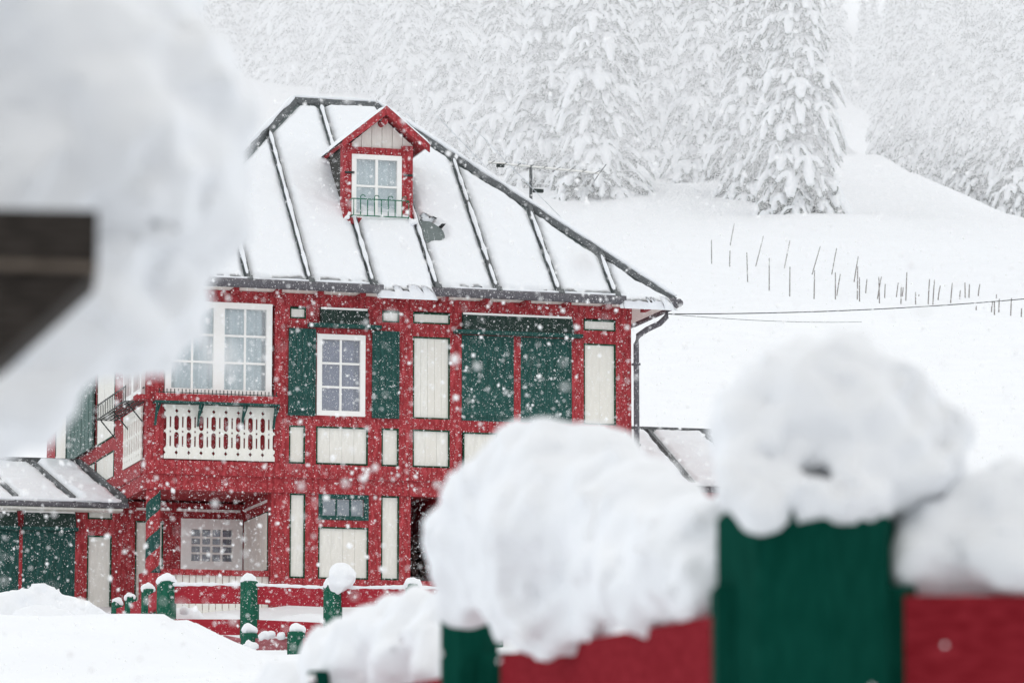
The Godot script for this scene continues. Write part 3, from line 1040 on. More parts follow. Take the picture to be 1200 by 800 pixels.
	for sg in [-1.0, 1.0]:
		var place := func(x: float, t: float, up: float): return Vector3(cx + sg * x, top - absf(x) * 0.82 + 0.035 + maxf(up, -0.01), lerpf(z + over + 0.03, bk - 0.1, t))
		slab(s, 0.0, 0.68, 0.0, 1.0, place, func(_t: float): return 0.0, func(_t: float): return 0.68, 0.05, 110 + int(sg))
	# a little ledge of snow below and beside it
	put(s, "ledge_snow", lumps([Vector4(x1 - 0.06, 5.40, z + 0.2, 0.06), Vector4(x1 - 0.0, 5.42, z + 0.16, 0.05), Vector4(x0 + 0.06, 5.50, z + 0.14, 0.035), Vector4(x0 + 0.03, 5.43, z + 0.16, 0.04)], 0.03, 0.015, 9.0, 0.014, 4), mat.snow)


# ---------------------------------------------------------------- the two low side wings
func make_left_wing() -> void:
	var h := thing("side_wing", "low red wing with green shutters and snowy lean-to roof beside the porch", "building", HOUSE_AT)
	h.rotation_degrees.y = HOUSE_TURN
	fr = Transform3D(Basis(), Vector3(0, 0, -1.8))
	box(h, "wall", -12.4, -7.42, -1.2, 1.14, -3.9, -0.2, mat.dark_red)
	box(h, "post", -7.94, -7.765, -0.6, 1.135, -0.2, 0.0, mat.red)
	box(h, "rail", -7.765, -7.403, 0.755, 0.99, -0.2, -0.002, mat.red)
	panel(h, -7.765, -7.403, 0.99, 1.13, 1)
	panel(h, -7.765, -7.403, -0.6, 0.755, 1)
	shutter(h, -8.71, -7.94, -0.6, 0.80, 5, -0.03)
	shutter(h, -9.56, -8.76, -0.6, 0.80, 5, -0.03)
	shutter(h, -10.4, -9.6, -0.6, 0.80, 5, -0.03)
	box(h, "post", -8.76, -8.71, -0.6, 0.80, -0.2, 0.0, mat.red)
	box(h, "post", -9.6, -9.56, -0.6, 0.80, -0.2, 0.0, mat.red)
	box(h, "rail", -12.4, -7.94, 0.80, 1.135, -0.2, -0.01, mat.red)
	awning(h, -8.70, -7.95, 0.80, 1.09, 0.03)
	awning(h, -9.56, -8.80, 0.80, 1.09, 0.03)
	fr = Transform3D()
	# roof: rises from the eave back to a ridge against the chalet's side
	var st := begin()
	var e0 := Vector2(-1.42, 1.19)
	var e1 := Vector2(-5.6, 2.17)
	var xa := -12.6
	var xb := -7.29
	var p := func(x: float, e: Vector2, up: float): return Vector3(x, e.y + up, e.x)
	quad(st, p.call(xa, e0, 0.0), p.call(xb, e0, 0.0), p.call(xb, e1, 0.0), p.call(xa, e1, 0.0), Vector3(0, 1, 0.2))
	quad(st, p.call(xa, e0, -0.07), p.call(xb, e0, -0.07), p.call(xb, e1, -0.07), p.call(xa, e1, -0.07), Vector3(0, -1, -0.2))
	quad(st, p.call(xa, e0, -0.07), p.call(xb, e0, -0.07), p.call(xb, e0, 0.0), p.call(xa, e0, 0.0), Vector3(0, 0, 1))
	quad(st, p.call(xa, e1, -1.2), p.call(xb, e1, -1.2), p.call(xb, e1, 0.0), p.call(xa, e1, 0.0), Vector3(0, 0, -1))
	quad(st, p.call(xb, e0, -0.07), p.call(xb, e1, -0.07), p.call(xb, e1, 0.0), p.call(xb, e0, 0.0), Vector3(1, 0, 0))
	var roof := put(h, "roof", st.commit(), mat.metal)
	for x in [-8.02, -8.86, -9.7, -10.55]:
		st = begin()
		add_bar(st, Vector3(x, e0.y + 0.04, e0.x), Vector3(x, e1.y + 0.04, e1.x), 0.032, 0.1)
		put(roof, "rib", st.commit(), mat.metal)
	st = begin()
	add_bar(st, Vector3(xa, e1.y + 0.06, e1.x), Vector3(xb, e1.y + 0.06, e1.x), 0.12, 0.1)
	put(roof, "ridge_cap", st.commit(), mat.metal)
	st = begin()
	add_bar(st, Vector3(xb + 0.02, e0.y + 0.05, e0.x), Vector3(xb + 0.02, e1.y + 0.05, e1.x), 0.06, 0.13)
	put(roof, "flashing", st.commit(), mat.metal)
	st = begin()
	add_tube(st, [Vector3(xa, 1.15, -1.37), Vector3(xb + 0.05, 1.16, -1.37)], [0.036, 0.036], 10)
	put(roof, "gutter", st.commit(), mat.gutter)
	box(roof, "soffit", xa, xb - 0.02, 1.085, 1.115, -1.79, -1.42, mat.cream)
	var s := thing("wing_roof_snow", "snow on the low lean-to roof left of the porch", "snow", HOUSE_AT)
	s.rotation_degrees.y = HOUSE_TURN
	var place := func(x: float, t: float, up: float): return Vector3(x, lerpf(e0.y, e1.y, t) + up, lerpf(e0.x, e1.x, t))
	var xs := [-12.5, -10.55, -9.7, -8.86, -8.02, -7.33]
	for i in 5:
		slab(s, xs[i] + 0.016, xs[i + 1] - 0.016, 0.0 if i < 4 else -0.01, 0.985, place, func(_t: float): return -99.0, func(_t: float): return 99.0, 0.09 if i < 4 else 0.12, 130 + i)
	strip(s, "eave_snow", [Vector3(-12.0, 1.225, -1.36), Vector3(-7.35, 1.225, -1.36)], 0.045, 0.03, 139)
	fr = Transform3D()


func make_right_wing() -> void:
	var h := thing("side_wing", "low wing at the chalet's right corner, snowy roof over a red fascia", "building", HOUSE_AT)
	h.rotation_degrees.y = HOUSE_TURN
	var e0 := Vector2(-2.2, 1.75)
	var e1 := Vector2(-4.5, 2.86)
	var xa := 0.02
	var xb := 5.5
	box(h, "wall", 0.05, 5.3, -1.2, 1.7, -4.4, -2.5, mat.red)
	box(h, "fascia", 0.02, xb, 1.52, 1.70, -2.3, -2.24, mat.red)
	var st := begin()
	var p := func(x: float, e: Vector2, up: float): return Vector3(x, e.y + up, e.x)
	quad(st, p.call(xa, e0, 0.0), p.call(xb, e0, 0.0), p.call(xb, e1, 0.0), p.call(xa, e1, 0.0), Vector3(0, 1, 0.2))
	quad(st, p.call(xa, e0, -0.05), p.call(xb, e0, -0.05), p.call(xb, e1, -0.05), p.call(xa, e1, -0.05), Vector3(0, -1, -0.2))
	quad(st, p.call(xa, e0, -0.05), p.call(xb, e0, -0.05), p.call(xb, e0, 0.0), p.call(xa, e0, 0.0), Vector3(0, 0, 1))
	quad(st, p.call(xa, e1, -1.5), p.call(xb, e1, -1.5), p.call(xb, e1, 0.0), p.call(xa, e1, 0.0), Vector3(0, 0, -1))
	var roof := put(h, "roof", st.commit(), mat.metal)
	var seams := [0.75, 1.72, 2.68, 3.7, 4.7]
	for x in seams:
		st = begin()
		add_bar(st, Vector3(x, e0.y + 0.03, e0.x), Vector3(x, e1.y + 0.03, e1.x), 0.05, 0.1)
		put(roof, "rib", st.commit(), mat.metal)
	st = begin()
	add_bar(st, Vector3(xa, e1.y + 0.05, e1.x), Vector3(xb, e1.y + 0.05, e1.x), 0.1, 0.09)
	put(roof, "ridge_cap", st.commit(), mat.metal)
	st = begin()
	add_tube(st, [Vector3(xa, 1.73, -2.13), Vector3(xb, 1.72, -2.13)], [0.05, 0.05], 10)
	put(roof, "gutter", st.commit(), mat.gutter)
	var s := thing("wing_roof_snow", "snow on the low wing roof right of the downpipe", "snow", HOUSE_AT)
	s.rotation_degrees.y = HOUSE_TURN
	var place := func(x: float, t: float, up: float): return Vector3(x, lerpf(e0.y, e1.y, t) + up, lerpf(e0.x, e1.x, t))
	var xs := [0.05] + seams + [5.5]
	for i in 6:
		slab(s, xs[i] + 0.02, xs[i + 1] - 0.02, 0.02, 0.98, place, func(_t: float): return -99.0, func(_t: float): return 99.0, 0.09, 150 + i)
	strip(s, "eave_snow", [Vector3(0.1, 1.80, -2.12), Vector3(5.4, 1.79, -2.12)], 0.04, 0.03, 159, 0.7)


func make_antenna() -> void:
	var t := thing("roof_antenna", "thin television antenna on a pole behind the roof's right slope", "antenna", HOUSE_AT)
	t.rotation_degrees.y = HOUSE_TURN
	var st := begin()
	add_tube(st, [Vector3(-0.23, 4.7, -4.5), Vector3(-0.23, 7.12, -4.5)], [0.03, 0.026], 8)
	put(t, "pole", st.commit(), mat.metal)
	st = begin()
	add_tube(st, [Vector3(-0.95, 7.12, -4.47), Vector3(0.93, 7.05, -4.53)], [0.02, 0.02], 6)
	put(t, "boom", st.commit(), mat.white)
	for i in 9:
		st = begin()
		var x := -0.9 + i * 0.22
		var y := 7.115 - (x + 0.95) * 0.037
		add_tube(st, [Vector3(x, y, -4.72), Vector3(x, y, -4.28)], [0.006, 0.006], 5)
		put(t, "element", st.commit(), mat.metal)
	st = begin()
	add_tube(st, [Vector3(0.93, 7.05, -4.53), Vector3(1.04, 7.2, -4.5)], [0.007, 0.007], 5)
	add_tube(st, [Vector3(0.93, 7.05, -4.53), Vector3(0.84, 6.92, -4.5)], [0.007, 0.007], 5)
	put(t, "reflector", st.commit(), mat.metal)
	st = begin()
	add_box(st, Vector3(-0.12, 6.70, -4.46), Vector3(0.16, 0.05, 0.08))
	add_box(st, Vector3(-0.75, 7.08, -4.46), Vector3(0.12, 0.05, 0.06))
	put(t, "junction_box", st.commit(), mat.iron)
	var sn := put(self, "antenna_snow", lumps([Vector4(-0.33, 7.15, -4.49, 0.035), Vector4(-0.42, 7.155, -4.48, 0.045), Vector4(-0.50, 7.15, -4.48, 0.03)], 0.03, 0.012, 9.0, 0.012, 5), mat.snow)
	sn.position = HOUSE_AT
	sn.rotation_degrees.y = HOUSE_TURN
	tag(sn, "small clump of snow on the antenna boom", "snow")


# ---------------------------------------------------------------- fences and the things near the lens
func octagon_post(parent: Node, at: Vector3, r: float, bottom: float, m: Material, turn := 0.0) -> void:
	var st := begin()
	var y0 := bottom - at.y
	var ch := r * 0.12
	add_tube(st, [Vector3(0, y0, 0), Vector3(0, -ch, 0), Vector3(0, 0.0, 0)], [r, r, r - ch], 8)
	var fl := begin()
	var mesh := st.commit()
	# flat faces: take the shape apart so that no edge is smoothed
	var arr := mesh.surface_get_arrays(0)
	var v: PackedVector3Array = arr[Mesh.ARRAY_VERTEX]
	for i in range(0, v.size(), 3):
		var mid := (v[i] + v[i + 1] + v[i + 2]) / 3.0
		var out := Vector3(mid.x, 0.0, mid.z)
		if absf(v[i].y - v[i + 1].y) < 0.001 and absf(v[i].y - v[i + 2].y) < 0.001:
			out = Vector3(0, 1 if mid.y > y0 / 2.0 else -1, 0)
		tri(fl, v[i], v[i + 1], v[i + 2], out)
	var o := put(parent, "post", fl.commit(), m)
	o.position = at
	o.rotation.y = turn


func snow(called: String, label: String, balls: Array, k: float, amp: float, freq: float, cell: float, sd: int, hollows := [], group := "") -> void:
	var o := put(self, called, lumps(balls, k, amp, freq, cell, sd, hollows), mat.snow)
	tag(o, label, "snow", group)


func rail(parent: Node, a: Vector3, b: Vector3, hgt: float, w: float, m: Material) -> void:
	# a and b are points of the rail's top edge
	var st := begin()
	add_bar(st, a - Vector3(0, hgt / 2, 0), b - Vector3(0, hgt / 2, 0), w, hgt)
	put(parent, "rail", st.commit(), m)


func make_near_fence() -> void:
	var f := thing("garden_fence", "blurred green-posted red fence close to the camera", "fence")
	var p0 := Vector3(0.472, 2.172, -6.000)
	var p1 := Vector3(-0.062, 2.180, -8.000)
	octagon_post(f, p0, 0.147, 0.6, mat.green_dark, 0.16)
	var st := begin()
	add_box(st, Vector3(0.481, 1.701, -6.000) + Vector3(0, -0.0, -0.02), Vector3(0.318, 0.69, 0.17))
	put(f, "post_collar", st.commit(), mat.green_dark)
	octagon_post(f, Vector3(-0.091, 2.178, -8.000), 0.064, 0.5, mat.green_dark, 0.5)
	st = begin()
	add_box(st, Vector3(-0.029, 1.754, -7.970), Vector3(0.085, 0.6, 0.12))
	put(f, "post_collar", st.commit(), mat.green_dark)
	rail(f, Vector3(0.622, 2.030, -5.950), Vector3(1.100, 2.028, -5.900), 0.3, 0.05, mat.near_red)
	rail(f, Vector3(0.344, 2.006, -6.050), Vector3(0.000, 2.047, -7.900), 0.3, 0.05, mat.near_red)
	rail(f, Vector3(-0.129, 2.011, -8.100), Vector3(-0.611, 2.015, -10.000), 0.25, 0.05, mat.near_red)
	octagon_post(f, Vector3(-0.482, 2.094, -9.400), 0.03, 0.5, mat.green_dark, 0.3)
	st = begin()
	add_tube(st, [Vector3(0.525, 2.171, -5.980), Vector3(0.533, 2.222, -5.980), Vector3(0.533, 2.233, -5.980)], [0.035, 0.025, 0.01], 10)
	put(f, "post_knob", st.commit(), mat.beam_edge)
	# what lies on it
	snow("post_snow", "big round snow cap on the near green fence post",
		[Vector4(0.529, 2.315, -6.000, 0.116), Vector4(0.417, 2.292, -5.980, 0.090), Vector4(0.633, 2.290, -6.020, 0.090), Vector4(0.453, 2.350, -6.000, 0.075), Vector4(0.552, 2.369, -6.020, 0.071), Vector4(0.381, 2.237, -5.950, 0.057), Vector4(0.667, 2.241, -6.020, 0.062), Vector4(0.450, 2.195, -5.880, 0.040), Vector4(0.522, 2.181, -5.860, 0.032), Vector4(0.391, 2.204, -5.900, 0.038), Vector4(0.502, 2.278, -6.100, 0.097), Vector4(0.603, 2.219, -6.000, 0.055), Vector4(0.567, 2.190, -5.920, 0.035), Vector4(0.353, 2.185, -5.900, 0.021), Vector4(0.401, 2.173, -5.860, 0.027), Vector4(0.481, 2.175, -5.850, 0.027), Vector4(0.577, 2.173, -5.880, 0.024), Vector4(0.554, 2.356, -6.050, 0.091), Vector4(0.467, 2.364, -6.000, 0.068), Vector4(0.685, 2.300, -6.050, 0.052), Vector4(0.360, 2.308, -6.000, 0.046)],
		0.07, 0.03, 7.5, 0.011, 201, [Vector4(0.520, 2.203, -5.840, 0.017)])
	snow("snow_drift", "blurred snow heaped on the red rail right of the near post",
		[Vector4(0.730, 2.137, -6.100, 0.080), Vector4(0.800, 2.139, -6.050, 0.083), Vector4(0.875, 2.153, -6.000, 0.102), Vector4(0.748, 2.091, -5.970, 0.054), Vector4(0.822, 2.090, -5.970, 0.054), Vector4(0.659, 2.152, -6.150, 0.053), Vector4(0.721, 2.188, -6.200, 0.068), Vector4(0.668, 2.105, -6.050, 0.055), Vector4(0.642, 2.076, -6.000, 0.041), Vector4(0.957, 2.142, -6.000, 0.095)],
		0.12, 0.026, 7.0, 0.013, 202)
	snow("snow_mound", "large blurred snow mound on the rail between the two green posts",
		[Vector4(0.082, 2.303, -7.200, 0.134), Vector4(-0.042, 2.310, -7.400, 0.111), Vector4(0.162, 2.257, -7.100, 0.153), Vector4(-0.068, 2.243, -7.500, 0.085), Vector4(0.255, 2.151, -6.600, 0.108), Vector4(0.315, 2.111, -6.300, 0.089), Vector4(0.066, 2.168, -7.200, 0.115), Vector4(0.186, 2.105, -6.800, 0.080), Vector4(0.291, 2.076, -6.400, 0.055), Vector4(-0.017, 2.150, -7.400, 0.064), Vector4(-0.086, 2.199, -7.600, 0.062), Vector4(0.065, 2.110, -7.200, 0.056), Vector4(0.143, 2.064, -7.000, 0.038), Vector4(0.240, 2.057, -6.600, 0.042), Vector4(0.017, 2.359, -7.300, 0.076), Vector4(0.148, 2.349, -7.200, 0.079), Vector4(-0.095, 2.321, -7.600, 0.069), Vector4(0.025, 2.086, -7.250, 0.030), Vector4(0.097, 2.050, -7.100, 0.032), Vector4(0.228, 2.254, -6.900, 0.122), Vector4(0.286, 2.188, -6.600, 0.099), Vector4(0.323, 2.140, -6.300, 0.072), Vector4(0.331, 2.061, -6.200, 0.051), Vector4(0.266, 2.050, -6.500, 0.038), Vector4(-0.069, 2.147, -7.600, 0.041)],
		0.16, 0.03, 5.5, 0.013, 203)
	snow("snow_mound", "low blurred snow heap at the bottom edge left of the small post",
		[Vector4(-0.271, 2.127, -9.200, 0.115), Vector4(-0.413, 2.096, -9.600, 0.135), Vector4(-0.200, 2.164, -8.800, 0.072), Vector4(-0.166, 2.063, -8.600, 0.078), Vector4(-0.566, 2.026, -10.000, 0.148), Vector4(-0.342, 2.202, -9.400, 0.068), Vector4(-0.452, 2.222, -9.700, 0.044), Vector4(-0.692, 1.988, -10.200, 0.139), Vector4(-0.245, 2.218, -9.000, 0.049), Vector4(-0.168, 2.187, -8.700, 0.051), Vector4(-0.314, 2.252, -9.200, 0.029), Vector4(-0.344, 2.048, -9.500, 0.184), Vector4(-0.224, 2.065, -9.000, 0.143)],
		0.16, 0.036, 5.0, 0.018, 204)


# the timber house at whose door the camera stands: it keeps half the sky off the near snow
func make_house_behind() -> void:
	var h := thing("timber_house", "dark timber house behind the camera that the overhanging roof corner belongs to", "house", Vector3(-1.5, 0.0, 10.0))
	for i in 30:
		box(h, "log", -9.0, 9.0, i * 0.25 - 1.0, i * 0.25 - 0.756, 0.0, 0.3, mat.beam_wood)
	box(h, "gable_wall", -9.0, 9.0, -1.0, 6.4, 0.3, 7.0, mat.beam_wood)
	var st := begin()
	extrude(st, PackedVector2Array([Vector2(-0.9, 6.2), Vector2(3.6, 8.4), Vector2(8.1, 6.2), Vector2(8.1, 6.4), Vector2(3.6, 8.6), Vector2(-0.9, 6.4)]), -9.6, 9.6)
	var o := put(h, "roof", st.commit(), mat.beam_wood)
	o.transform = Transform3D(Basis(Vector3(0, 0, 1), Vector3(0, 1, 0), Vector3(1, 0, 0)), Vector3.ZERO)


func make_eave_corner() -> void:
	# the corner of a wooden roof that hangs into the picture from the left
	var t := thing("roof_corner", "dark blurred end of a wooden roof beam under heaped snow", "roof beam", Vector3(-0.545, 2.236, -4.000))
	t.rotation_degrees.y = 7.5
	var s := 0.000909
	var st := begin()
	extrude(st, PackedVector2Array([Vector2(-260, 78), Vector2(106, 80), Vector2(106, 16), Vector2(-260, 20)]) * Transform2D(Vector2(s, 0), Vector2(0, s), Vector2.ZERO), -0.16, 0.0)
	put(t, "fascia_board", st.commit(), mat.beam_wood)
	st = begin()
	extrude(st, PackedVector2Array([Vector2(-260, 19), Vector2(107, 15), Vector2(105, 7), Vector2(-260, 10)]) * Transform2D(Vector2(s, 0), Vector2(0, s), Vector2.ZERO), -0.16, 0.004)
	put(t, "drip_edge", st.commit(), mat.beam_edge)
	st = begin()
	extrude(st, PackedVector2Array([Vector2(-260, 9), Vector2(103, 6), Vector2(0, -92), Vector2(-60, -140), Vector2(-260, -200)]) * Transform2D(Vector2(s, 0), Vector2(0, s), Vector2.ZERO), -0.16, -0.004)
	put(t, "bracket", st.commit(), mat.beam_wood)
	snow("snow_overhang", "huge blurred snow overhang curling over the wooden beam end",
		[Vector4(-0.533, 2.593, -4.500, 0.153), Vector4(-0.484, 2.487, -4.450, 0.131), Vector4(-0.452, 2.402, -4.500, 0.102), Vector4(-0.427, 2.529, -4.500, 0.084), Vector4(-0.440, 2.328, -4.500, 0.077), Vector4(-0.486, 2.277, -4.450, 0.059), Vector4(-0.564, 2.212, -4.450, 0.038), Vector4(-0.619, 2.147, -4.450, 0.042), Vector4(-0.634, 2.264, -4.600, 0.084), Vector4(-0.424, 2.265, -4.500, 0.037), Vector4(-0.421, 2.218, -4.500, 0.013), Vector4(-0.617, 2.435, -4.450, 0.101), Vector4(-0.559, 2.410, -4.400, 0.050), Vector4(-0.710, 2.593, -4.500, 0.174), Vector4(-0.706, 2.391, -4.500, 0.143), Vector4(-0.695, 2.130, -4.500, 0.046), Vector4(-0.566, 2.721, -4.500, 0.153), Vector4(-0.559, 2.163, -4.450, 0.014), Vector4(-0.580, 2.116, -4.450, 0.012), Vector4(-0.621, 2.645, -4.450, 0.121), Vector4(-0.402, 2.593, -4.500, 0.047), Vector4(-0.390, 2.423, -4.500, 0.053)],
		0.09, 0.034, 6.5, 0.013, 205)


func make_yard_fence() -> void:
	var f := thing("garden_fence", "red-railed fence with green posts in front of the chalet's porch", "fence")
	var tops := [Vector3(-5.472, 5.287, -52.000), Vector3(-5.183, 5.285, -51.000), Vector3(-4.844, 5.315, -50.000), Vector3(-4.514, 5.342, -49.000), Vector3(-3.399, 5.311, -48.600), Vector3(-2.302, 5.237, -48.200), Vector3(-1.256, 5.232, -48.000), Vector3(-0.217, 5.174, -47.800)]
	var widths := [0.085, 0.085, 0.1, 0.13, 0.125, 0.125, 0.11, 0.11]
	for i in tops.size():
		octagon_post(f, tops[i], widths[i], 4.0, mat.green_fence, 0.25)
	for i in tops.size() - 1:
		var a: Vector3 = tops[i] - Vector3(0, 0.1 if i < 3 else 0.055, 0)
		var b: Vector3 = tops[i + 1] - Vector3(0, 0.1 if i < 2 else 0.055, 0)
		rail(f, a, b, 0.235, 0.05, mat.rail_red)
		rail(f, a - Vector3(0, 0.44, 0), b - Vector3(0, 0.44, 0), 0.2, 0.05, mat.rail_red)
		if i >= 3:
			rail_snow("snow lying along the top rail of the porch fence, %s stretch from the corner post" % ordinal(i - 2), a, b, 300 + i)
	rng.seed = 5
	var words := ["farthest small post of the receding fence side", "second smallest post of the receding fence side", "receding fence post next to the corner", "corner post of the porch fence", "middle post below the porch window", "post carrying the snow ball", "post below the dark doorway", "post hidden behind the big mound"]
	for i in tops.size():
		var p: Vector3 = tops[i]
		var r: float = widths[i]
		snow("post_snow", "little snow cap on the " + words[i], [Vector4(p.x, p.y + 0.01, p.z, r * 0.8), Vector4(p.x - r * 0.6, p.y - 0.01, p.z + 0.02, r * 0.55), Vector4(p.x + r * 0.6, p.y - 0.02, p.z + 0.03, r * 0.5)], 0.06, 0.028, 6.0, 0.02, 210 + i, [], "caps on the porch fence")
	snow("snow_ball", "round ball of snow beside the fence post below the cream door", [Vector4(-2.178, 5.328, -48.100, 0.191), Vector4(-2.232, 5.240, -48.100, 0.131)], 0.05, 0.04, 3.5, 0.025, 221)
	# the lower fence in front, mostly buried
	var g := thing("garden_fence", "buried lower fence with faded red rail in front of the porch fence", "fence")
	octagon_post(g, Vector3(-3.182, 4.444, -45.500), 0.105, 3.9, mat.green_fence, 0.2)
	octagon_post(g, Vector3(-2.596, 4.445, -45.200), 0.11, 3.9, mat.green_fence, 0.2)
	octagon_post(g, Vector3(-1.937, 4.447, -44.900), 0.11, 3.9, mat.green_fence, 0.2)
	rail(g, Vector3(-3.507, 4.435, -45.700), Vector3(-3.181, 4.361, -45.500), 0.14, 0.05, mat.rail_faded)
	rail(g, Vector3(-3.181, 4.382, -45.500), Vector3(-2.596, 4.363, -45.200), 0.14, 0.05, mat.rail_faded)
	rail(g, Vector3(-2.596, 4.363, -45.200), Vector3(-1.937, 4.365, -44.900), 0.14, 0.05, mat.rail_faded)
	snow("post_snow", "snow cap on the left post of the buried lower fence", [Vector4(-3.193, 4.506, -45.500, 0.072), Vector4(-3.234, 4.485, -45.500, 0.052), Vector4(-3.120, 4.485, -45.500, 0.052)], 0.04, 0.012, 6.0, 0.02, 231)
	snow("post_snow", "snow cap on the right post of the buried lower fence", [Vector4(-2.607, 4.476, -45.200, 0.082), Vector4(-2.535, 4.466, -45.200, 0.062)], 0.04, 0.012, 6.0, 0.02, 232)
	snow("snow_clump", "snow clumps along the faded lower rail", [Vector4(-3.027, 4.394, -45.200, 0.062), Vector4(-2.900, 4.421, -45.300, 0.072), Vector4(-2.770, 4.394, -45.200, 0.062), Vector4(-3.094, 4.259, -45.000, 0.072), Vector4(-3.176, 4.239, -45.000, 0.061)], 0.16, 0.03, 6.0, 0.02, 233)


func rail_snow(label: String, a: Vector3, b: Vector3, sd: int) -> void:
	soft.seed = sd
	soft.frequency = 0.5
	var st := begin()
	var path := []
	var rad := []
	for i in 21:
		path.append(a.lerp(b, i / 20.0) + Vector3(0, 0.012, 0))
		rad.append(0.045 * (1.0 + 0.7 * soft.get_noise_1d(i * 1.0)))
	add_tube(st, path, rad, 8, 0.55)
	var o := put(self, "rail_snow", st.commit(), mat.snow)
	tag(o, label, "snow", "snow along the porch fence")


func make_banks() -> void:
	snow("snow_bank", "ploughed snow bank at the far left below the green shutters",
		[Vector4(-6.514, 4.141, -43.500, 0.791), Vector4(-5.926, 4.338, -43.500, 0.455), Vector4(-5.483, 4.407, -43.500, 0.455), Vector4(-5.064, 4.375, -43.300, 0.354), Vector4(-4.775, 4.294, -43.100, 0.235), Vector4(-4.468, 4.178, -42.800, 0.253), Vector4(-5.303, 4.712, -43.200, 0.098), Vector4(-5.598, 4.732, -43.200, 0.098), Vector4(-5.242, 4.101, -42.000, 0.477), Vector4(-6.057, 4.502, -43.000, 0.215)],
		0.3, 0.09, 2.2, 0.05, 241)
	snow("snow_bank", "smooth snow bank behind the porch fence", [Vector4(-4.259, 4.884, -50.000, 0.227), Vector4(-4.485, 4.816, -50.000, 0.250), Vector4(-3.126, 4.718, -51.000, 0.348), Vector4(-3.821, 4.753, -51.000, 0.325), Vector4(-2.663, 4.753, -51.000, 0.348), Vector4(-4.339, 4.993, -49.600, 0.101)], 0.25, 0.04, 1.5, 0.05, 242)


# ---------------------------------------------------------------- hillside
func ordinal(n: int) -> String:
	var tens := ["", "", "twenty", "thirty"]
	var ones := ["", "first", "second", "third", "fourth", "fifth", "sixth", "seventh", "eighth", "ninth", "tenth", "eleventh", "twelfth", "thirteenth", "fourteenth", "fifteenth", "sixteenth", "seventeenth", "eighteenth", "nineteenth", "twentieth"]
	return ones[n] if n <= 20 else tens[n / 10] + "-" + ones[n % 10] if n % 10 else "thirtieth"


func make_stakes() -> void:
	var list := [[9.94, -151.00, 1.24, 0.32], [10.88, -148.00, 1.12, 0.24], [11.61, -143.50, 1.14, 0.34], [12.08, -140.00, 0.98, 0.20], [12.55, -136.00, 0.92, 0.17], [12.68, -133.00, 0.53, 0.06], [12.89, -131.00, 0.86, 0.17], [12.95, -129.00, 0.72, 0.04], [13.23, -128.00, 0.74, 0.11], [13.25, -126.00, 0.42, 0.05], [12.90, -121.50, 0.94, 0.05], [14.11, -129.00, 0.39, 0.05], [13.46, -120.00, 0.83, 0.06], [13.61, -120.00, 0.81, 0.07], [14.24, -120.50, 0.67, 0.08], [8.14, -151.00, 1.20, 0.00], [8.43, -143.50, 0.63, 0.02], [9.40, -159.50, 0.95, 0.19], [8.71, -137.00, 1.12, -0.02], [9.09, -131.00, 1.15, 0.01], [9.51, -127.00, 1.09, 0.02], [10.18, -125.00, 1.02, 0.03], [10.77, -123.50, 0.91, 0.01], [11.55, -132.00, 0.79, 0.15], [11.59, -124.50, 1.17, 0.03], [11.43, -122.00, 0.81, 0.01], [11.89, -120.00, 0.86, -0.01], [12.53, -119.50, 0.62, 0.02], [13.00, -119.50, 0.40, 0.01], [13.94, -121.50, 0.48, 0.10], [14.65, -121.50, 0.29, 0.05], [14.91, -122.00, 0.49, 0.00], [15.03, -122.00, 0.44, 0.03], [15.45, -123.00, 0.39, 0.08], [16.25, -124.50, 0.22, 0.02], [15.04, -116.50, 0.35, 0.06], [14.95, -115.00, 0.44, 0.01], [15.28, -116.50, 0.43, 0.03], [15.45, -115.00, 0.55, 0.04], [15.71, -114.50, 0.27, 0.02], [14.63, -117.00, 0.13, 0.02]]
	list.sort_custom(func(p, q): return p[0] / p[1] > q[0] / q[1])
	var count := [0, 0]
	var i := 0
	for s in list:
		var st := begin()
		var lean: float = s[3]
		add_tube(st, [Vector3(-lean * 0.3, -0.35, 0), Vector3(lean * 0.5, s[2] * 0.5, 0), Vector3(lean, s[2], 0)], [0.021, 0.02, 0.016], 6)
		var o := put(self, "wooden_stake", st.commit(), mat.stake, Vector3(s[0], ground_y(s[0], s[1]), s[1]))
		var row := 0 if absf(lean) > 0.12 else 1
		count[row] += 1
		var label := "%s %s stake from the left on the snowy hillside" % [ordinal(count[row]), ["leaning grey", "upright grey"][row]]
		tag(o, label, "stake", "stakes on the hillside")
		i += 1


func finger(st: SurfaceTool, a: Vector3, b: Vector3, c: Vector3, w: float, sides: int, flat: float) -> void:
	add_tube(st, [a, a.lerp(b, 0.55) + Vector3(0, w * 0.2, 0), b, c], [w * 0.45, w, w * 0.9, w * 0.45], sides, flat)


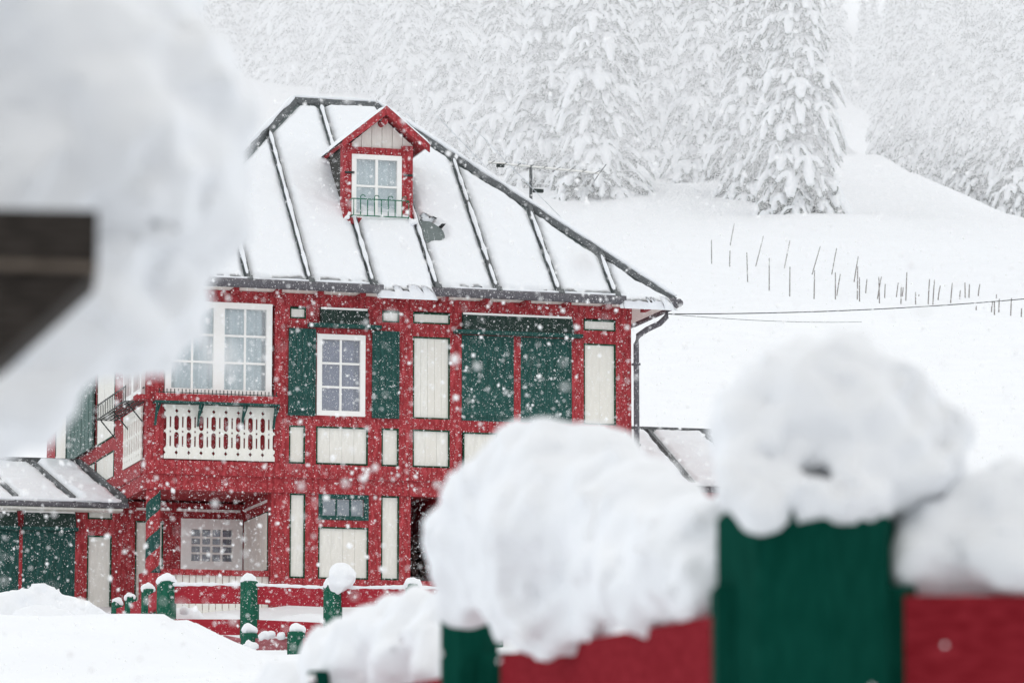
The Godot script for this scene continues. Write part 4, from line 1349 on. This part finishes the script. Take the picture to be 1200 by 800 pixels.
func make_spruce(sd: int, hgt: float, rad: float) -> Node3D:
	rng.seed = sd
	var t := Node3D.new()
	var st := begin()
	add_tube(st, [Vector3(0, -1.0, 0), Vector3(0, hgt * 0.5, 0), Vector3(0, hgt, 0)], [0.26, 0.16, 0.02], 7)
	put(t, "trunk", st.commit(), mat.bark)
	var leaf := begin()
	var load_ := begin()
	var y := 0.6
	while y < hgt - 0.3:
		var q := y / hgt
		var r := rad * pow(1.0 - q, 0.75) + 0.18
		var n := int(lerpf(10.0, 5.0, q))
		var a0 := rng.randf() * TAU
		for k in n:
			var a := a0 + TAU * (k + rng.randf_range(-0.3, 0.3)) / n
			var dir := Vector3(cos(a), 0, sin(a))
			var side := Vector3(-dir.z, 0, dir.x)
			var l := r * rng.randf_range(0.6, 1.18)
			var dr := l * rng.randf_range(0.35, 0.65)
			var root := Vector3(0, y + rng.randf_range(-0.2, 0.2), 0)
			var m1 := root + dir * l * 0.55 + Vector3(0, l * 0.02, 0)
			var m2 := root + dir * l * 0.85 + Vector3(0, -dr * 0.45, 0)
			var tip := root + dir * l + Vector3(0, -dr, 0)
			var w := clampf(l * 0.125, 0.1, 0.32) * rng.randf_range(0.6, 1.45)
			finger(load_, m1, m2, tip, w, 6, 0.62)
			add_tube(load_, [root + dir * l * 0.1, root + dir * l * 0.4 + Vector3(0, 0.06, 0), m1.lerp(m2, 0.3)], [w * 0.35, w * 0.75, w * 0.6], 5, 0.6)
			# needles hang below the snow
			var under := Vector3(0, -w * 0.75, 0)
			add_tube(leaf, [root, m1 + under * 0.8, m2 + under, tip + under * 1.2], [w * 0.5, w * 1.25, w * 1.0, w * 0.1], 5, 0.55)
			for s in [-1.0, 1.0]:
				for e in 2:
					var f := 0.42 + 0.28 * e + rng.randf_range(-0.08, 0.08)
					var b0: Vector3 = root + dir * l * f + Vector3(0, -dr * maxf(0, f - 0.5), 0)
					var ll := l * rng.randf_range(0.26, 0.44) * (1.15 - 0.4 * e)
					var b1: Vector3 = b0 + (side * s * 0.8 + dir * 0.55) * ll * 0.7 + Vector3(0, -ll * 0.12, 0)
					var b2: Vector3 = b0 + (side * s * 0.8 + dir * 0.65) * ll + Vector3(0, -ll * rng.randf_range(0.4, 0.7), 0)
					var ww := w * rng.randf_range(0.55, 0.85)
					if rng.randf() < 0.97:
						finger(load_, b0, b1, b2, ww, 5, 0.65)
					add_tube(leaf, [b0, b1 + under * 0.7, b2 + under * 1.1], [ww * 0.5, ww * 1.15, ww * 0.15], 4, 0.6)
		y += lerpf(0.66, 0.42, q) * rng.randf_range(0.75, 1.25)
	var core := []
	var girth := []
	for i in 9:
		core.append(Vector3(rng.randf_range(-0.15, 0.15), 0.8 + (hgt - 1.2) * i / 8.0, rng.randf_range(-0.15, 0.15)))
		girth.append(rad * 0.5 * pow(1.0 - i / 8.4, 0.8))
	add_tube(leaf, core, girth, 9)
	put(t, "crown", leaf.commit(), mat.needles)
	put(t, "snow_load", load_.commit(), mat.snow_tree)
	return t


func make_forest() -> void:
	var kinds := [make_spruce(1, 24.0, 2.9), make_spruce(2, 21.0, 2.4), make_spruce(3, 26.0, 2.7), make_spruce(4, 18.0, 2.3)]
	var edge := [Vector2(-6.9, -247.5), Vector2(-3.6, -235.0), Vector2(-0.5, -222.5), Vector2(2.2, -211.0), Vector2(4.8, -203.0), Vector2(8.7, -224.0), Vector2(11.2, -212.5), Vector2(13.1, -200.0), Vector2(14.6, -189.0)]
	var words := ["ninth", "eighth", "seventh", "sixth", "fifth", "fourth", "third", "second", "first"]
	var inner := [Vector2(-6.6, -270.0), Vector2(-3.4, -267.5), Vector2(-1.6, -265.0), Vector2(1.5, -263.0), Vector2(3.2, -260.5), Vector2(4.8, -257.5), Vector2(7.8, -254.5), Vector2(9.3, -251.0), Vector2(12.1, -248.0), Vector2(13.6, -245.5), Vector2(15.0, -242.5), Vector2(17.7, -239.5), Vector2(-9.0, -322.0), Vector2(-5.1, -319.0), Vector2(-3.0, -316.0), Vector2(0.8, -313.0), Vector2(2.9, -310.0), Vector2(4.9, -307.5), Vector2(8.5, -304.5), Vector2(10.4, -301.5), Vector2(13.9, -299.0), Vector2(15.7, -296.5), Vector2(17.5, -294.0), Vector2(20.9, -291.5)]
	var right := [Vector2(27.7, -262.0), Vector2(28.6, -256.0), Vector2(29.2, -250.0), Vector2(30.4, -245.0), Vector2(31.8, -241.0), Vector2(33.3, -238.0)]
	var right_in := [Vector2(29.1, -275.0), Vector2(31.0, -271.7), Vector2(31.8, -268.4), Vector2(32.6, -265.1), Vector2(33.3, -261.9), Vector2(34.1, -258.6), Vector2(35.7, -255.3), Vector2(36.4, -252.0), Vector2(30.7, -292.0), Vector2(32.6, -288.3), Vector2(33.5, -284.6), Vector2(34.2, -280.9), Vector2(35.0, -277.1), Vector2(35.7, -273.4), Vector2(37.4, -269.7), Vector2(38.1, -266.0), Vector2(32.5, -312.0), Vector2(34.7, -308.0), Vector2(35.6, -304.0), Vector2(36.6, -300.0), Vector2(37.5, -296.0), Vector2(38.3, -292.0), Vector2(40.2, -288.0), Vector2(41.0, -284.0), Vector2(34.8, -340.0), Vector2(37.3, -335.7), Vector2(38.4, -331.4), Vector2(39.5, -327.1), Vector2(40.5, -322.9), Vector2(41.5, -318.6), Vector2(43.7, -314.3), Vector2(44.6, -310.0)]
	var far := [Vector2(-32.5, -374.5), Vector2(-28.7, -370.5), Vector2(-26.7, -367.0), Vector2(-23.1, -363.0), Vector2(-21.2, -359.5), Vector2(-17.7, -356.0), Vector2(-15.9, -352.5), Vector2(-12.5, -349.0), Vector2(-10.7, -345.5), Vector2(-7.5, -342.0), Vector2(-34.1, -388.5), Vector2(-30.4, -384.5), Vector2(-28.5, -381.0), Vector2(-24.9, -377.5), Vector2(-23.0, -373.5), Vector2(-19.6, -370.0), Vector2(-17.8, -367.0), Vector2(-14.4, -363.5), Vector2(-12.7, -360.0), Vector2(-9.5, -357.0), Vector2(-35.0, -403.5), Vector2(-31.2, -401.0), Vector2(-29.2, -398.5), Vector2(-25.5, -396.0), Vector2(-23.6, -393.5), Vector2(-20.0, -391.0), Vector2(-18.1, -388.5), Vector2(-14.6, -386.0), Vector2(-12.7, -383.5), Vector2(-9.3, -381.5), Vector2(-36.3, -424.0), Vector2(-31.8, -422.0), Vector2(-29.2, -420.0), Vector2(-24.7, -417.5), Vector2(-22.2, -415.5), Vector2(-17.8, -413.5), Vector2(-15.3, -411.0), Vector2(-11.0, -409.0), Vector2(39.0, -440.5), Vector2(42.0, -440.5), Vector2(43.2, -440.5)]
	rng.seed = 9
	var used := {}
	var at_kind := 0
	for set_ in [[edge, 0], [inner, 1], [right, 2], [right_in, 3], [far, 4]]:
		var i := 0
		for p: Vector2 in set_[0]:
			var pick := (at_kind * 7 + i * 3 + int(absf(p.x))) % 4
			var t: Node3D = kinds[pick] if not used.has(pick) else kinds[pick].duplicate()
			used[pick] = true
			t.name = numbered("spruce_tree")
			add_child(t, true)
			var jz := rng.randf_range(-3.0, 3.0) if set_[1] in [1, 3, 4] else 0.0
			t.position = Vector3(p.x, ground_y(p.x, p.y + jz) - 0.3, p.y + jz)
			t.rotation.y = rng.randf() * TAU
			var sc := rng.randf_range(0.85, 1.12)
			t.scale = Vector3(sc * rng.randf_range(0.92, 1.12), sc, sc * rng.randf_range(0.92, 1.12))
			var label := ""
			match set_[1]:
				0: label = "%s snow-laden spruce left of the clearing along the wood's front edge" % words[i]
				1: label = "%s snow-laden spruce from the left in the %s rank of the wood behind the chalet" % [ordinal(i % 12 + 1), ordinal(i / 12 + 2)]
				2: label = "%s snow-laden spruce right of the clearing along the far wood's edge" % words[8 - i]
				3: label = "%s hazy spruce from the left in the %s rank right of the clearing" % [ordinal(i % 8 + 1), ordinal(i / 8 + 2)]
				4: label = ("%s pale spruce from the left in the %s rank beyond the chalet's roof ridge" % [ordinal(i % 10 + 1), ordinal(i / 10 + 1)]) if p.x < 0 else "%s pale spruce from the left at the top of the clearing" % ordinal(i - 37)
			tag(t, label, "tree", ["front edge of the wood", "wood behind the chalet", "edge of the right-hand wood", "wood right of the clearing", "far trees beyond the roof"][set_[1]])
			i += 1
		at_kind += 1
	for k in kinds.size():
		if not used.has(k):
			kinds[k].free()


func make_cables() -> void:
	var a := HOUSE_AT + Vector3(0.46, 4.05, 0.3).rotated(Vector3.UP, deg_to_rad(HOUSE_TURN))
	var b := Vector3(9.837, 11.186, -62.000)
	var st := begin()
	var path := []
	var rad := []
	for i in 25:
		var t := i / 24.0
		path.append(a.lerp(b, t) - Vector3(0, 0.10 * 4.0 * t * (1.0 - t), 0))
		rad.append(0.008)
	add_tube(st, path, rad, 6)
	var o := put(self, "overhead_cable", st.commit(), mat.iron)
	tag(o, "thin dark cable running from the chalet's eave to the right edge", "cable")
	st = begin()
	path = []
	rad = []
	for i in 17:
		var t := i / 16.0
		path.append(a.lerp(Vector3(7.063, 12.568, -75.000), t) - Vector3(0, 0.05 * 4.0 * t * (1.0 - t), 0))
		rad.append(0.0045)
	add_tube(st, path, rad, 5)
	o = put(self, "overhead_cable", st.commit(), mat.iron)
	tag(o, "fainter short wire sagging below the main cable", "cable")


# one flake: an eight-sided crumb
func add_flake(st: SurfaceTool, c: Vector3, r: float, bs: Basis) -> void:
	var v := [Vector3(1, 0, 0), Vector3(-1, 0, 0), Vector3(0, 1, 0), Vector3(0, -1, 0), Vector3(0, 0, 1), Vector3(0, 0, -1)]
	for x in [0, 1]:
		for y in [2, 3]:
			for z in [4, 5]:
				smooth_tri(st, c + bs * v[x] * r, c + bs * v[y] * r, c + bs * v[z] * r, bs * (v[x] + v[y] + v[z]), c, c, c)


func turned() -> Basis:
	return Basis.from_euler(Vector3(rng.randf() * 6.0, rng.randf() * 6.0, rng.randf() * 6.0))


func snowfall(called: String, label: String, mesh: Mesh, n: int, where: Callable) -> void:
	var mm := MultiMesh.new()
	mm.transform_format = MultiMesh.TRANSFORM_3D
	mm.mesh = mesh
	mm.instance_count = n
	for i in n:
		mm.set_instance_transform(i, where.call())
	var o := MultiMeshInstance3D.new()
	o.name = called
	o.multimesh = mm
	o.material_override = mat.flake
	add_child(o)
	tag(o, label, "snowflakes", "", "stuff")


func make_snowfall() -> void:
	rng.seed = 2024
	var st := begin()
	add_flake(st, Vector3.ZERO, 1.0, Basis())
	# close to the lens: single flakes
	snowfall("falling_snow", "large soft snowflakes falling close to the camera", st.commit(), 19000, func():
		var d := 24.0 * pow(rng.randf(), 1.0 / 2.6) + 1.2
		var r := 0.0052 * exp(rng.randfn(0.0, 0.45))
		return Transform3D(turned() * Basis.from_scale(Vector3(r, r * rng.randf_range(0.6, 1.0), r)), Vector3(rng.randf_range(-1, 1) * (1.0 + 0.165 * d), 1.6 + lerpf(-0.5 + 0.03 * d, 0.6 + 0.25 * d, rng.randf()), -d)))
	# on to the house and past it: threes
	st = begin()
	for i in 3:
		add_flake(st, Vector3(rng.randf_range(-0.2, 0.2), rng.randf_range(-0.25, 0.25), rng.randf_range(-0.2, 0.2)), 0.0036 * exp(rng.randfn(0.0, 0.42)), turned())
	snowfall("falling_snow_001", "dense fine snowflakes falling around the chalet", st.commit(), 360000, func():
		var d := 24.0 + 64.0 * pow(rng.randf(), 1.0 / 1.9)
		return Transform3D(turned() * Basis.from_scale(Vector3.ONE * exp(rng.randfn(0.0, 0.22))), Vector3(rng.randf_range(-1, 1) * (1.0 + 0.165 * d), 1.6 + lerpf(-0.5 + 0.03 * d, 0.6 + 0.25 * d, rng.randf()), -d)))
	# the squall over the wood: little groups of flakes, too far away to tell apart
	st = begin()
	for i in 40:
		add_flake(st, Vector3(rng.randf_range(-0.4, 0.4), rng.randf_range(-0.4, 0.4), rng.randf_range(-0.4, 0.4)), 0.0080 * exp(rng.randfn(0.0, 0.3)), turned())
	snowfall("snow_squall", "veil of fine driving snow in front of the wood", st.commit(), 270000, func():
		var d := lerpf(118.0, 262.0, pow(rng.randf(), 0.85))
		var lo := 8.2 + 0.237 * (d - 66.0)
		return Transform3D(turned(), Vector3(rng.randf_range(-1, 1) * (1.0 + 0.155 * d), lerpf(lo, 3.0 + 0.245 * d, rng.randf()), -d)))


# ---------------------------------------------------------------- scene
func _ready() -> void:
	var cam := Camera3D.new()
	cam.name = "camera"
	add_child(cam)
	cam.position = Vector3(0, 1.6, 0)
	cam.rotation_degrees = Vector3(8.0207, 0, 0)
	var lens := CameraAttributesPhysical.new()
	lens.frustum_focal_length = 132.0
	lens.frustum_focus_distance = 54.0
	lens.frustum_near = 0.2
	lens.frustum_far = 2000.0
	lens.exposure_aperture = 6.0
	cam.attributes = lens
	cam.current = true

	var env := Environment.new()
	var sky := Sky.new()
	var over := ProceduralSkyMaterial.new()
	over.sky_top_color = Color(0.95, 0.965, 0.98)
	over.sky_horizon_color = Color(0.93, 0.945, 0.96)
	over.sky_curve = 0.3
	over.ground_bottom_color = Color(0.75, 0.76, 0.78)
	over.ground_horizon_color = Color(0.93, 0.945, 0.96)
	sky.sky_material = over
	env.background_mode = Environment.BG_SKY
	env.sky = sky
	env.tonemap_mode = Environment.TONE_MAPPER_LINEAR
	env.tonemap_exposure = 1.43
	env.sdfgi_enabled = true
	env.ssao_enabled = true
	env.ssil_enabled = true
	var we := WorldEnvironment.new()
	we.name = "environment"
	we.environment = env
	add_child(we)

	var sun := DirectionalLight3D.new()
	sun.name = "sun"
	sun.light_energy = 0.18
	sun.light_angular_distance = 40.0
	sun.light_color = Color(1.0, 0.985, 0.96)
	sun.shadow_enabled = true
	sun.rotation_degrees = Vector3(-62, 22, 0)
	add_child(sun)

	soft.fractal_octaves = 2
	rough.fractal_octaves = 3
	make_materials()
	make_ground()
	make_house()
	make_roof_snow()
	make_left_wing()
	make_right_wing()
	make_antenna()
	make_forest()
	make_stakes()
	make_cables()
	make_yard_fence()
	make_banks()
	make_near_fence()
	make_house_behind()
	make_eave_corner()
	make_snowfall()
